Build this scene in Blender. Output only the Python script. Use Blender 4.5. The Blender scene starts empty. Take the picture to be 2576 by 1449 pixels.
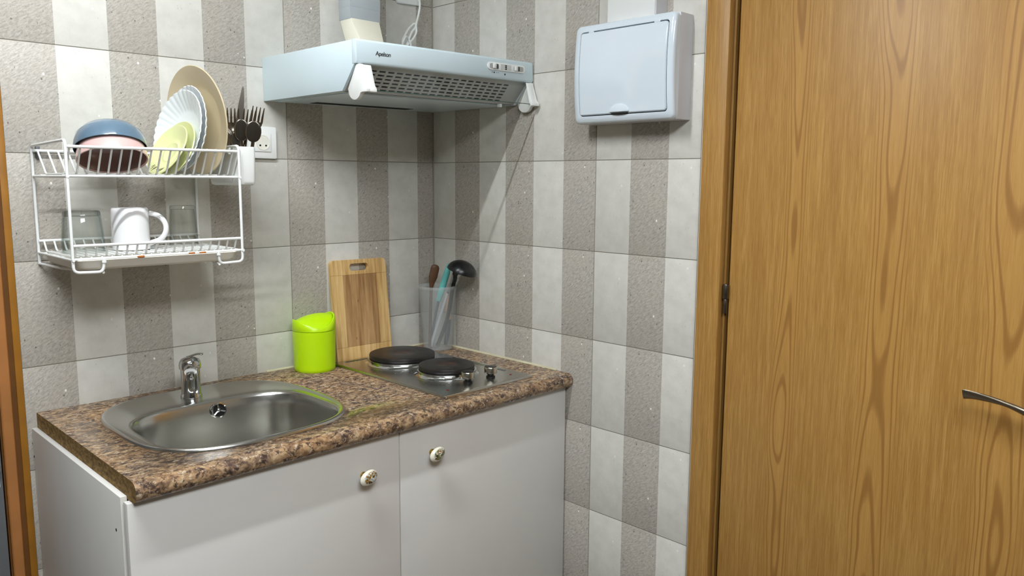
import bpy, bmesh, math, random
from mathutils import Vector, Matrix
random.seed(7)
sc = bpy.context.scene
C = sc.collection
PI = math.pi

# ------------------------------------------------------------------ camera
cam = bpy.data.cameras.new('camera'); camo = bpy.data.objects.new('camera', cam); C.objects.link(camo)
yaw, pitch, roll = 0.7834, -0.1347, 0.0061
fw = Vector((math.sin(yaw)*math.cos(pitch), math.cos(yaw)*math.cos(pitch), math.sin(pitch)))
rt = Vector((math.cos(yaw), -math.sin(yaw), 0)); up = rt.cross(fw)
r2 = math.cos(roll)*rt + math.sin(roll)*up; u2 = -math.sin(roll)*rt + math.cos(roll)*up
camo.matrix_world = Matrix(((r2.x, u2.x, -fw.x, -1.691), (r2.y, u2.y, -fw.y, -2.066), (r2.z, u2.z, -fw.z, 1.446), (0, 0, 0, 1)))
cam.sensor_width = 36; cam.lens = 28.12; cam.clip_start = 0.02
sc.camera = camo
# ------------------------------------------------------------------ world, exposure
wd = bpy.data.worlds.new('world'); sc.world = wd; wd.use_nodes = True
wd.node_tree.nodes['Background'].inputs[0].default_value = (0.75, 0.8, 0.9, 1)
wd.node_tree.nodes['Background'].inputs[1].default_value = 0.15
sc.view_settings.view_transform = 'Standard'; sc.view_settings.look = 'None'
sc.view_settings.gamma = 1; sc.view_settings.use_curve_mapping = False
sc.view_settings.exposure = 0.3
TUBE_NEAR, TUBE_FAR = 240.0, 19.5       # emission of the two ceiling tubes (built below)
TUBE_COL = (0.955, 1.0, 1.03)

# ------------------------------------------------------------------ materials
def lin(c):
    return tuple(((v/255)/12.92 if v/255 <= 0.04045 else ((v/255+0.055)/1.055)**2.4) for v in c) + (1,)
class NT:
    def __init__(s, name):
        s.m = bpy.data.materials.new(name); s.m.use_nodes = True; s.t = s.m.node_tree
        s.b = s.t.nodes['Principled BSDF']; s.out = s.t.nodes['Material Output']
    def n(s, typ, **kw):
        nd = s.t.nodes.new(typ)
        for k, v in kw.items():
            if k.startswith('i_'): nd.inputs[k[2:].replace('_', ' ')].default_value = v
            elif k[0] == 'x': nd.inputs[int(k[1:])].default_value = v
            else: setattr(nd, k, v)
        return nd
    def l(s, a, b): s.t.links.new(a, b)
    def coord(s, scale=(1, 1, 1), rot=(0, 0, 0), loc=(0, 0, 0)):
        tc = s.n('ShaderNodeTexCoord'); mp = s.n('ShaderNodeMapping')
        mp.inputs['Scale'].default_value = scale; mp.inputs['Rotation'].default_value = rot; mp.inputs['Location'].default_value = loc
        s.l(tc.outputs['Object'], mp.inputs[0]); return mp.outputs[0]
    def noise(s, vec, scale=5, detail=3, rough=0.5, dist=0):
        nd = s.n('ShaderNodeTexNoise'); nd.inputs['Scale'].default_value = scale; nd.inputs['Detail'].default_value = detail
        nd.inputs['Roughness'].default_value = rough; nd.inputs['Distortion'].default_value = dist
        s.l(vec, nd.inputs['Vector']); return nd.outputs['Fac']
    def vor(s, vec, scale=20, out='Distance'):
        nd = s.n('ShaderNodeTexVoronoi'); nd.inputs['Scale'].default_value = scale; s.l(vec, nd.inputs['Vector']); return nd.outputs[out]
    def ramp(s, fac, stops, interp='LINEAR'):
        nd = s.n('ShaderNodeValToRGB'); cr = nd.color_ramp; cr.interpolation = interp
        while len(cr.elements) < len(stops): cr.elements.new(0.5)
        for e, (p, c) in zip(cr.elements, stops): e.position = p; e.color = c if len(c) == 4 else lin(c)
        s.l(fac, nd.inputs[0]); return nd.outputs[0]
    def step(s, fac, lo, hi):
        nd = s.n('ShaderNodeMapRange'); nd.inputs['From Min'].default_value = lo; nd.inputs['From Max'].default_value = hi
        s.l(fac, nd.inputs['Value']); return nd.outputs[0]
    def math(s, op, a, b=None, c=None):
        nd = s.n('ShaderNodeMath', operation=op)
        for i, v in enumerate((a, b, c)):
            if v is None: continue
            if isinstance(v, (int, float)): nd.inputs[i].default_value = v
            else: s.l(v, nd.inputs[i])
        return nd.outputs[0]
    def mix(s, fac, a, b, typ='MIX'):
        nd = s.n('ShaderNodeMix', data_type='RGBA', blend_type=typ)
        for sock, v in ((nd.inputs[0], fac), (nd.inputs[6], a), (nd.inputs[7], b)):
            if isinstance(v, (int, float)): sock.default_value = v
            elif isinstance(v, tuple): sock.default_value = v if len(v) == 4 else lin(v)
            else: s.l(v, sock)
        return nd.outputs[2]
    def sep(s, vec):
        nd = s.n('ShaderNodeSeparateXYZ'); s.l(vec, nd.inputs[0]); return nd.outputs
    def bump(s, h, strength=0.2, dist=0.001):
        nd = s.n('ShaderNodeBump'); nd.inputs['Strength'].default_value = strength; nd.inputs['Distance'].default_value = dist
        s.l(h, nd.inputs['Height']); s.l(nd.outputs[0], s.b.inputs['Normal'])
    def base(s, col): s.l(col, s.b.inputs['Base Color'])
    def set(s, **kw):
        for k, v in kw.items(): s.b.inputs[k.replace('_', ' ')].default_value = v
        return s

def plain(name, col, rough=0.45, metal=0.0, spec=0.5, var=0.03, coat=0.0):
    t = NT(name); v = t.coord()
    n = t.noise(v, 14, 3)
    c = lin(col)
    lo = tuple(max(0, x*(1-var)) for x in c[:3])+(1,); hi = tuple(min(1, x*(1+var)) for x in c[:3])+(1,)
    t.base(t.ramp(n, [(0.3, lo), (0.7, hi)]))
    t.set(Roughness=rough, Metallic=metal, Specular_IOR_Level=spec, Coat_Weight=coat)
    return t.m

def tile_mat(name, dark_first):
    t = NT(name); v = t.coord(); xyz = t.sep(v)
    k = t.math('FLOOR', t.math('DIVIDE', xyz[0], 0.115))
    odd = t.math('MODULO', k, 2.0)
    odd = t.math('GREATER_THAN', odd, 0.5)
    isdark = t.math('SUBTRACT', 1.0, odd) if dark_first else odd
    vr = t.coord(rot=(0, 0, math.radians(-36))); mp2 = t.n('ShaderNodeMapping'); mp2.inputs['Scale'].default_value = (90, 270, 1); t.l(vr, mp2.inputs[0])
    fib = t.noise(mp2.outputs[0], 1.0, 4, 0.6, 0.5)
    cloud = t.noise(v, 11, 3)
    grain = t.noise(v, 330, 2)
    dark = t.ramp(fib, [(0.30, (150, 145, 136)), (0.50, (177, 172, 163)), (0.70, (197, 193, 185))])
    dark = t.mix(t.step(cloud, 0.35, 0.7), dark, t.mix(0.4, dark, (188, 178, 166)))
    dark = t.mix(t.math('MULTIPLY', t.step(grain, 0.58, 0.72), 0.5), dark, (120, 112, 104))
    pits = t.vor(t.coord(scale=(1, 0.75, 1)), 95)
    pc = t.sep(t.vor(t.coord(scale=(1, 0.75, 1)), 95, 'Color'))[0]
    pit = t.math('MULTIPLY', t.math('LESS_THAN', pits, 0.16), t.math('GREATER_THAN', pc, 0.82))
    dark = t.mix(t.math('MULTIPLY', pit, 0.75), dark, (88, 80, 72))
    sp = t.vor(t.coord(scale=(1, 0.8, 1), loc=(3.3, 1.7, 0)), 62)
    spc = t.sep(t.vor(t.coord(scale=(1, 0.8, 1), loc=(3.3, 1.7, 0)), 62, 'Color'))[0]
    speck = t.math('MULTIPLY', t.math('LESS_THAN', sp, 0.15), t.math('GREATER_THAN', spc, 0.93))
    dark = t.mix(speck, dark, (240, 238, 232))
    light = t.ramp(t.noise(v, 26, 5, 0.6), [(0.3, (207, 205, 197)), (0.7, (220, 218, 211))])
    light = t.mix(t.math('MULTIPLY', t.step(grain, 0.6, 0.74), 0.25), light, (188, 184, 175))
    light = t.mix(t.math('MULTIPLY', pit, 0.22), light, (150, 145, 135))
    light = t.mix(t.math('MULTIPLY', speck, 0.6), light, (240, 239, 235))
    t.base(t.mix(isdark, light, dark))
    h = t.mix(isdark, t.math('MULTIPLY', grain, 0.3), t.math('ADD', fib, grain))
    t.bump(h, 0.25, 0.0006)
    t.set(Roughness=0.42, Specular_IOR_Level=0.35)
    return t.m

def oak_mat(name, centres, base=1.0, ax=1):
    """vertical oak laminate; 'centres' are the cathedral columns across the board (object axis ax)"""
    t = NT(name); v = t.coord(); xyz = t.sep(v); a, z = xyz[ax], xyz[2]
    sc3 = [1, 1, 1]; sc3[2] = 0.035; vs = t.coord(scale=tuple(sc3))
    g1 = t.noise(vs, 150, 4, 0.6); g2 = t.noise(vs, 520, 3, 0.6); g3 = t.noise(vs, 28, 3, 0.5)
    col = t.ramp(g1, [(0.32, (159, 116, 56)), (0.5, (170, 127, 65)), (0.68, (182, 141, 77))])
    col = t.mix(t.math('MULTIPLY', t.step(g2, 0.52, 0.66), 0.5), col, (143, 101, 47))
    col = t.mix(t.math('MULTIPLY', t.step(g2, 0.46, 0.36), 0.4), col, (194, 152, 88))
    col = t.mix(t.math('MULTIPLY', t.step(g3, 0.45, 0.7), 0.3), col, (155, 112, 56))
    sl = t.coord(scale=(1, 1, 0.32)); wob = t.noise(sl, 4.5, 2, 0.45)
    sf = t.coord(scale=(1, 1, 0.10)); wob2 = t.noise(sf, 30, 2, 0.5)
    for cy, w in centres:
        d = t.math('SUBTRACT', a, cy)
        drift = t.math('MULTIPLY', t.math('SUBTRACT', wob, 0.5), 0.05)
        d = t.math('ADD', d, drift)
        q = t.math('MULTIPLY', t.math('MULTIPLY', d, d), 1.0/(w*w))
        g = t.math('ADD', t.math('MULTIPLY', q, 3.0), t.math('MULTIPLY', wob, 16.0))
        g = t.math('ADD', g, t.math('MULTIPLY', wob2, 0.9))
        s = t.math('SINE', t.math('MULTIPLY', g, 4.2))
        line = t.step(s, 0.35, 0.95)
        m = t.step(q, 2.2, 0.7)
        col = t.mix(t.math('MULTIPLY', m, 0.45), col, (184, 139, 73))
        col = t.mix(t.math('MULTIPLY', t.math('MULTIPLY', line, m), 0.7), col, (137, 93, 42))
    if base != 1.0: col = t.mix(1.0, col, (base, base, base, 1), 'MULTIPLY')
    t.base(col); t.bump(g2, 0.12, 0.0004)
    t.set(Roughness=0.42, Specular_IOR_Level=0.4)
    return t.m

def granite_mat():
    t = NT('granite_laminate')
    v = t.coord(scale=(0.75, 1.25, 1))
    n1 = t.noise(v, 70, 7, 0.72, 0.5); n2 = t.noise(t.coord(loc=(4, 2, 1), scale=(0.8, 1.2, 1)), 85, 6, 0.72, 0.7); n3 = t.noise(t.coord(loc=(9, 5, 3)), 12, 4, 0.55)
    col = t.ramp(n1, [(0.35, (76, 62, 55)), (0.46, (126, 103, 84)), (0.55, (170, 141, 108)), (0.69, (210, 188, 150))])
    col = t.mix(t.math('MULTIPLY', t.step(n3, 0.45, 0.65), 0.55), col, t.mix(0.5, col, (168, 122, 70)))
    col = t.mix(t.math('MULTIPLY', t.step(n3, 0.52, 0.34), 0.5), col, t.mix(0.5, col, (112, 92, 84)))
    col = t.mix(t.math('MULTIPLY', t.step(n2, 0.51, 0.59), 0.9), col, (54, 44, 42))
    n4 = t.noise(t.coord(loc=(2, 7, 1)), 95, 5, 0.65)
    col = t.mix(t.math('MULTIPLY', t.step(n4, 0.57, 0.66), 0.75), col, (206, 190, 168))
    t.base(col); t.set(Roughness=0.24, Specular_IOR_Level=0.5)
    return t.m

def chip_mat():
    t = NT('raw_chipboard'); v = t.coord(scale=(1, 0.5, 1))
    n = t.noise(v, 120, 5, 0.7); n2 = t.vor(v, 160)
    c = t.ramp(n, [(0.34, (84, 60, 26)), (0.5, (134, 104, 52)), (0.66, (172, 140, 78))])
    c = t.mix(t.math('MULTIPLY', t.math('LESS_THAN', n2, 0.2), 0.4), c, (70, 50, 22))
    t.base(c); t.bump(n, 0.5, 0.001); t.set(Roughness=0.85); return t.m

def bamboo_mat(name, c0, c1, c2):
    t = NT(name); v = t.coord(scale=(1, 1, 0.06)); n = t.noise(v, 90, 4, 0.6); n2 = t.noise(t.coord(scale=(1, 1, 0.5)), 22, 3)
    c = t.ramp(n, [(0.34, c0), (0.52, c1), (0.7, c2)])
    c = t.mix(t.math('MULTIPLY', t.step(n2, 0.55, 0.72), 0.4), c, c0)
    k = t.vor(t.coord(scale=(1, 1, 0.6), loc=(1, 2, 3)), 26)
    c = t.mix(t.math('MULTIPLY', t.math('LESS_THAN', k, 0.07), 0.45), c, (96, 64, 34))
    t.base(c); t.set(Roughness=0.5); return t.m

def steel_mat(name, col=(176, 176, 172), rough=0.24, brushed=None):
    t = NT(name)
    sc3 = brushed or (1, 1, 1)
    v = t.coord(scale=sc3); n = t.noise(v, 120, 3)
    t.base(t.ramp(n, [(0.3, tuple(x*0.97 for x in lin(col)[:3])+(1,)), (0.7, lin(col))]))
    rr = t.n('ShaderNodeMapRange'); rr.inputs['To Min'].default_value = rough*0.96; rr.inputs['To Max'].default_value = rough*1.04
    t.l(n, rr.inputs['Value']); t.l(rr.outputs[0], t.b.inputs['Roughness'])
    t.set(Metallic=1.0); return t.m

def thin_glass(name, tint=(0.975, 0.985, 0.98, 1), edge=(0.50, 0.58, 0.56, 1), gl=0.03):
    t = NT(name); t.t.nodes.remove(t.b)
    tr = t.n('ShaderNodeBsdfTransparent'); g = t.n('ShaderNodeBsdfGlossy'); g.inputs['Roughness'].default_value = gl
    lw = t.n('ShaderNodeLayerWeight'); lw.inputs[0].default_value = 0.35
    v = t.coord(); ns = t.noise(v, 30, 2)
    fac = t.math('POWER', lw.outputs['Facing'], 1.6)
    fac = t.math('MULTIPLY', fac, t.step(ns, -2.0, 0.6))
    c = t.mix(fac, tint, edge); t.l(c, tr.inputs[0])
    lw2 = t.n('ShaderNodeLayerWeight'); lw2.inputs[0].default_value = 0.5
    frf = t.math('ADD', 0.04, t.math('MULTIPLY', t.math('POWER', lw2.outputs['Facing'], 5.0), 0.45))
    mx = t.n('ShaderNodeMixShader'); t.l(frf, mx.inputs[0]); t.l(tr.outputs[0], mx.inputs[1]); t.l(g.outputs[0], mx.inputs[2])
    t.l(mx.outputs[0], t.out.inputs[0]); return t.m

def frosted(name, col, alpha):
    t = NT(name); v = t.coord(); n = t.noise(v, 20, 2)
    t.base(t.ramp(n, [(0.3, tuple(x*0.95 for x in lin(col)[:3])+(1,)), (0.7, lin(col))])); t.set(Roughness=0.35)
    tr = t.n('ShaderNodeBsdfTransparent'); mx = t.n('ShaderNodeMixShader'); mx.inputs[0].default_value = alpha
    t.l(tr.outputs[0], mx.inputs[1]); t.l(t.b.outputs[0], mx.inputs[2]); t.l(mx.outputs[0], t.out.inputs[0]); return t.m

def emit_mat(name, col, strength):
    t = NT(name); t.t.nodes.remove(t.b); e = t.n('ShaderNodeEmission'); e.inputs[0].default_value = col+(1,); e.inputs[1].default_value = strength
    t.l(e.outputs[0], t.out.inputs[0]); return t.m

def hotplate_mat():
    t = NT('cast_iron'); v = t.coord(); xyz = t.sep(v)
    r = t.math('SQRT', t.math('ADD', t.math('MULTIPLY', xyz[0], xyz[0]), t.math('MULTIPLY', xyz[1], xyz[1])))
    n = t.noise(v, 40, 5, 0.6)
    c = t.ramp(n, [(0.35, (24, 21, 20)), (0.6, (42, 37, 35)), (0.75, (60, 48, 40))])
    rust = t.math('MULTIPLY', t.step(r, 0.034, 0.022), t.step(n, 0.3, 0.6))
    c = t.mix(t.math('MULTIPLY', rust, 0.6), c, (96, 60, 42))
    t.base(c); t.bump(n, 0.2, 0.0008); t.set(Roughness=0.42, Specular_IOR_Level=0.5); return t.m

def knob_mat(name, c1, c2, c3, off):
    t = NT(name); v = t.coord(loc=off); xyz = t.sep(t.coord())
    n = t.noise(v, 110, 3, 0.6, 0.6); n2 = t.noise(v, 210, 2)
    c = t.mix(t.step(n, 0.45, 0.50), (240, 236, 222), c1)
    c = t.mix(t.step(n2, 0.56, 0.62), c, c2)
    c = t.mix(t.step(n2, 0.44, 0.38), c, c3)
    r = t.math('ADD', t.math('POWER', t.math('DIVIDE', t.math('SUBTRACT', xyz[0], 0.003), 0.0195), 2.0), t.math('POWER', t.math('DIVIDE', xyz[2], 0.0142), 2.0))
    m = t.step(r, 1.05, 0.75)
    t.base(t.mix(m, (238, 233, 216), c)); t.set(Roughness=0.1, Coat_Weight=0.6, Coat_Roughness=0.05); return t.m

M = {}
M['tileD'] = tile_mat('striped_tile_dark_first', True)
M['tileL'] = tile_mat('striped_tile_light_first', False)
M['grout'] = plain('grout', (146, 140, 128), 0.9)
M['plaster'] = plain('beige_plaster', (122, 118, 110), 0.85)
M['ceiling'] = plain('ceiling_paint', (214, 212, 206), 0.9)
M['floor'] = plain('floor_tile', (96, 86, 74), 0.35, var=0.08)
M['oak'] = oak_mat('oak_laminate', [(-0.153, 0.024), (-0.352, 0.034), (-0.585, 0.04)])
M['oak2'] = oak_mat('oak_casing', [])
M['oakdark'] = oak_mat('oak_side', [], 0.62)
M['pine'] = plain('orange_varnished_wood', (168, 112, 62), 0.4, var=0.1)
M['brown'] = plain('brown_varnished_wood', (98, 60, 18), 0.5, var=0.1)
M['ochre'] = plain('ochre_varnished_wood', (150, 100, 26), 0.45, var=0.15)
M['granite'] = granite_mat(); M['chip'] = chip_mat()
M['melamine'] = plain('white_melamine', (214, 212, 208), 0.38, var=0.01)
M['edge'] = plain('white_edge_band', (232, 230, 222), 0.4)
M['silicone'] = plain('yellowed_silicone', (204, 198, 168), 0.5, var=0.1)
M['hood'] = plain('white_enamel', (212, 229, 236), 0.22, var=0.01)
M['hoodgrey'] = plain('grey_grille_metal', (168, 170, 166), 0.4)
M['plastic'] = plain('white_plastic', (236, 238, 236), 0.3, var=0.01)
M['creamplastic'] = plain('cream_plastic', (226, 222, 204), 0.4)
M['boxwhite'] = plain('distribution_box_white', (220, 231, 240), 0.08, var=0.01, coat=0.4)
M['boxside'] = plain('distribution_box_side', (208, 208, 212), 0.35, var=0.01)
M['tape'] = plain('grey_duct_tape', (168, 174, 178), 0.3, var=0.04)
M['black'] = plain('black_plastic', (18, 18, 18), 0.35)
M['void'] = plain('dark_void', (10, 10, 10), 0.9)
M['darkgrey'] = plain('dark_grey_enamel', (92, 94, 96), 0.4)
M['steel'] = steel_mat('brushed_steel', (172, 170, 164), 0.26, (1, 0.05, 1))
M['sink'] = steel_mat('sink_steel', (200, 199, 194), 0.24)
M['hob'] = steel_mat('hob_steel', (190, 188, 182), 0.27)
M['chrome'] = steel_mat('chrome', (205, 207, 208), 0.06)
M['knobsteel'] = steel_mat('knob_steel', (196, 192, 182), 0.22, (1, 1, 0.02))
M['cutlery'] = steel_mat('stainless_cutlery', (150, 142, 132), 0.17)
M['nickel'] = steel_mat('aged_nickel', (150, 140, 124), 0.3)
M['hinge'] = steel_mat('hinge_steel', (120, 114, 106), 0.3)
M['iron'] = hotplate_mat()
M['lime'] = plain('lime_plastic', (192, 236, 0), 0.32, var=0.01)
M['bambooL'] = bamboo_mat('pale_bamboo', (192, 148, 88), (220, 182, 120), (234, 202, 146))
M['bambooD'] = bamboo_mat('brown_bamboo', (146, 106, 64), (180, 140, 92), (202, 164, 116))
M['frost'] = frosted('frosted_polypropylene', (226, 232, 232), 0.19)
M['wire'] = plain('white_coated_wire', (240, 242, 240), 0.3, var=0.01)
M['tray'] = plain('tray_plastic', (236, 230, 218), 0.35, var=0.02)
M['blue'] = plain('blue_ceramic', (98, 122, 142), 0.16, coat=0.5)
M['pink'] = plain('pink_ceramic', (222, 186, 182), 0.25, coat=0.3)
M['pinkshade'] = plain('pink_ceramic_shaded', (140, 106, 100), 0.25, coat=0.3)  # inside of the pink bowl, its shade put into the colour
M['beige'] = plain('beige_ceramic', (214, 198, 164), 0.32, coat=0.2)
M['opal'] = plain('white_opal_glass', (236, 242, 244), 0.14, coat=0.4, var=0.01)
M['green'] = plain('pale_green_ceramic', (224, 228, 166), 0.25, coat=0.3)
M['mug'] = plain('white_glazed_ceramic', (240, 240, 242), 0.12, coat=0.5, var=0.01)
M['glass'] = thin_glass('clear_glass')
M['glass2'] = thin_glass('clear_faceted_glass', (0.965, 0.97, 0.965, 1), (0.48, 0.50, 0.48, 1))
M['visor'] = thin_glass('visor_glass', (0.985, 0.99, 0.985, 1), (0.85, 0.9, 0.87, 1), 0.01)
M['glassedge'] = plain('green_glass_edge', (52, 74, 66), 0.2)
M['teal'] = plain('teal_plastic', (104, 188, 184), 0.4)
M['woodspoon'] = plain('dark_brown_wood', (92, 62, 38), 0.5, var=0.15)
M['greyplastic'] = plain('grey_metal_shaft', (196, 202, 206), 0.3)
M['copper'] = plain('peach_wood', (202, 158, 132), 0.5, var=0.08)
M['slate'] = plain('slate_nylon', (70, 82, 96), 0.45)
M['nylon'] = plain('black_nylon', (16, 16, 18), 0.3)
M['ink'] = plain('black_ink', (24, 26, 30), 0.5)
M['redlamp'] = plain('dark_red_lens', (104, 44, 30), 0.3)
M['rust'] = plain('rust', (176, 104, 40), 0.8, var=0.2)
M['knobA'] = knob_mat('porcelain_knob_print_ochre', (150, 112, 40), (44, 40, 36), (150, 186, 204), (0.3, 0.1, 0.2))
M['knobB'] = knob_mat('porcelain_knob_print_green', (106, 124, 76), (60, 44, 32), (152, 92, 62), (1.3, 0.7, 0.4))
M['brass'] = steel_mat('brass', (196, 168, 96), 0.3)
M['socketbeige'] = plain('scorched_socket_insert', (236, 234, 224), 0.4, var=0.08)
M['tube'] = emit_mat('lamp_tube_near', TUBE_COL, TUBE_NEAR); M['tube2'] = emit_mat('lamp_tube_far', TUBE_COL, TUBE_FAR)

# ------------------------------------------------------------------ geometry helpers
class G:
    def __init__(s): s.v = []; s.f = []; s.mi = []
    def add(s, vs, fs, mi=0):
        o = len(s.v); s.v += [tuple(p) for p in vs]; s.f += [tuple(i+o for i in f) for f in fs]; s.mi += [mi]*len(fs); return s
    def box(s, a, b, mi=0):
        x0, y0, z0 = [min(p, q) for p, q in zip(a, b)]; x1, y1, z1 = [max(p, q) for p, q in zip(a, b)]
        return s.add([(x0, y0, z0), (x1, y0, z0), (x1, y1, z0), (x0, y1, z0), (x0, y0, z1), (x1, y0, z1), (x1, y1, z1), (x0, y1, z1)],
                     [(3, 2, 1, 0), (4, 5, 6, 7), (0, 1, 5, 4), (1, 2, 6, 5), (2, 3, 7, 6), (3, 0, 4, 7)], mi)
    def loft(s, rings, caps=(True, True), closed=True, mi=0):
        n = len(rings[0]); vs = [p for r in rings for p in r]; fs = []
        for i in range(len(rings)-1):
            for j in range(n if closed else n-1):
                k = (j+1) % n; fs.append((i*n+j, i*n+k, (i+1)*n+k, (i+1)*n+j))
        if caps[0]: fs.append(tuple(range(n-1, -1, -1)))
        if caps[1]: fs.append(tuple((len(rings)-1)*n+j for j in range(n)))
        return s.add(vs, fs, mi)
    def lathe(s, prof, seg=40, c=(0, 0, 0), caps=(True, True), wob=None, mi=0):
        rings = []
        for r, z in prof:
            rings.append([(c[0]+r*(wob(t, r) if wob else 1)*math.cos(t), c[1]+r*(wob(t, r) if wob else 1)*math.sin(t), c[2]+z) for t in [2*PI*j/seg for j in range(seg)]])
        return s.loft(rings, caps, mi=mi)
    def prism(s, poly, axis, a, b, mi=0):
        """poly of 2D points in the two other axes (in x,y,z order), extruded along axis from a to b"""
        def P(p, t):
            q = [p[0], p[1]]; q.insert(axis, t); return tuple(q)
        return s.loft([[P(p, a) for p in poly], [P(p, b) for p in poly]], mi=mi)
    def plate(s, outer, inner, axis, a, b, mi=0):
        """ring-shaped plate: outer and inner loops with equal counts"""
        def P(p, t):
            q = [p[0], p[1]]; q.insert(axis, t); return tuple(q)
        n = len(outer); vs = [P(p, a) for p in outer]+[P(p, a) for p in inner]+[P(p, b) for p in outer]+[P(p, b) for p in inner]; fs = []
        for j in range(n):
            k = (j+1) % n
            fs += [(j, k, n+k, n+j), (2*n+j, 3*n+j, 3*n+k, 2*n+k), (j, 2*n+j, 2*n+k, k), (n+j, n+k, 3*n+k, 3*n+j)]
        return s.add(vs, fs, mi)
    def tube(s, pts, r, seg=8, closed=False, flat=None, mi=0):
        """sweep; r number or list; flat=(a,b,upvec) elliptical section radii multipliers"""
        P = [Vector(p) for p in pts]; n = len(P); rings = []
        prev = None
        for i in range(n):
            if closed: t = (P[(i+1) % n]-P[i-1]).normalized()
            elif i == 0: t = (P[1]-P[0]).normalized()
            elif i == n-1: t = (P[-1]-P[-2]).normalized()
            else: t = ((P[i+1]-P[i]).normalized()+(P[i]-P[i-1]).normalized()).normalized()
            if flat: ref = Vector(flat[2])
            else: ref = prev if prev is not None else (Vector((0, 0, 1)) if abs(t.z) < 0.9 else Vector((1, 0, 0)))
            a = (ref-t*ref.dot(t)).normalized(); b = t.cross(a); prev = a
            rr = r[i] if isinstance(r, (list, tuple)) else r
            ra, rb = (rr[0], rr[1]) if isinstance(rr, (list, tuple)) else ((rr*flat[0], rr*flat[1]) if flat else (rr, rr))
            rings.append([tuple(P[i]+a*ra*math.cos(w)+b*rb*math.sin(w)) for w in [2*PI*j/seg for j in range(seg)]])
        if closed: rings.append(rings[0]); return s.loft(rings, (False, False), mi=mi)
        return s.loft(rings, mi=mi)
    def mesh(s, name, smooth=35, bevel=0, bseg=2, bang=40, merge=False):
        me = bpy.data.meshes.new(name); bm = bmesh.new()
        vs = [bm.verts.new(p) for p in s.v]
        for f, mi in zip(s.f, s.mi):
            try: fc = bm.faces.new([vs[i] for i in f]); fc.material_index = mi
            except ValueError: pass
        if merge: bmesh.ops.remove_doubles(bm, verts=bm.verts, dist=1e-5)
        bmesh.ops.recalc_face_normals(bm, faces=bm.faces)
        if bevel:
            es = [e for e in bm.edges if len(e.link_faces) == 2 and e.calc_face_angle(0) > math.radians(bang)]
            bmesh.ops.bevel(bm, geom=es, offset=bevel, segments=bseg, profile=0.5, affect='EDGES', clamp_overlap=True)
        bm.to_mesh(me); bm.free()
        for p in me.polygons: p.use_smooth = True
        me.set_sharp_from_angle(angle=math.radians(smooth)); return me

def link(name, me, mats, parent=None, loc=None, rot=None):
    o = bpy.data.objects.new(name, me); C.objects.link(o)
    for m in (mats if isinstance(mats, (list, tuple)) else [mats]):
        if me is not None and len(me.materials) < (len(mats) if isinstance(mats, (list, tuple)) else 1): me.materials.append(M[m])
    if parent: o.parent = parent
    if loc: o.location = loc
    if rot: o.rotation_euler = rot
    return o
def obj(name, g, mats, parent=None, loc=None, rot=None, world=False, **kw):
    """world=True: geometry is given in world coordinates under a parent that is only translated"""
    if world:
        off = parent.location if parent else Vector(loc)
        g.v = [tuple(Vector(p)-off) for p in g.v]
        return link(name, g.mesh(name, **kw), mats, parent, None if parent else loc, rot)
    return link(name, g.mesh(name, **kw), mats, parent, loc, rot)
def tag(o, label=None, cat=None, group=None, kind=None):
    if label: o['label'] = label
    if cat: o['category'] = cat
    if group: o['group'] = group
    if kind: o['kind'] = kind
    return o
def thing(name, label, cat, loc=(0, 0, 0), rot=None, group=None):
    o = bpy.data.objects.new(name, None); C.objects.link(o); o.location = loc; o.empty_display_size = 0.05
    if rot: o.rotation_euler = rot
    return tag(o, label, cat, group)
def struct(o, label): return tag(o, label, None, None, 'structure')
def fillet(pts, r, n=5):
    P = [Vector(p) for p in pts]; out = [P[0]]
    for i in range(1, len(P)-1):
        a = (P[i-1]-P[i]); b = (P[i+1]-P[i]); d = min(r, a.length*0.49, b.length*0.49)
        s, e = P[i]+a.normalized()*d, P[i]+b.normalized()*d
        for k in range(n+1):
            t = k/n; out.append((1-t)**2*s+2*t*(1-t)*P[i]+t*t*e)
    out.append(P[-1]); return out
def spline(pts, n=8):
    P = [Vector(p) for p in pts]; out = []
    for i in range(len(P)-1):
        a = P[max(0, i-1)]; b = P[i]; c = P[i+1]; d = P[min(len(P)-1, i+2)]
        for k in range(n):
            t = k/n; out.append(0.5*((2*b)+(c-a)*t+(2*a-5*b+4*c-d)*t*t+(3*b-a-3*c+d)*t**3))
    out.append(P[-1]); return out
def rrect(x0, y0, x1, y1, r, n=6):
    out = []
    for cx, cy, a0 in ((x1-r, y1-r, 0), (x0+r, y1-r, 90), (x0+r, y0+r, 180), (x1-r, y0+r, 270)):
        for k in range(n+1):
            a = math.radians(a0+90*k/n); out.append((cx+r*math.cos(a), cy+r*math.sin(a)))
    return out
def sup(cx, cy, a, b, n, seg=72):
    out = []
    for k in range(seg):
        t = 2*PI*k/seg; c, s = math.cos(t), math.sin(t)
        out.append((cx+a*math.copysign(abs(c)**(2/n), c), cy+b*math.copysign(abs(s)**(2/n), s)))
    return out
def orient(n, upv=(0, 0, 1)):
    """rotation whose local +z is n"""
    n = Vector(n).normalized(); u = Vector(upv); x = u.cross(n)
    if x.length < 1e-4: x = Vector((1, 0, 0))
    x.normalize(); y = n.cross(x)
    return Matrix((x, y, n)).transposed().to_euler()

# ------------------------------------------------------------------ the room
CEIL = 2.50
TW, TH, J0 = 0.69, 0.2444, 1.743
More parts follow.
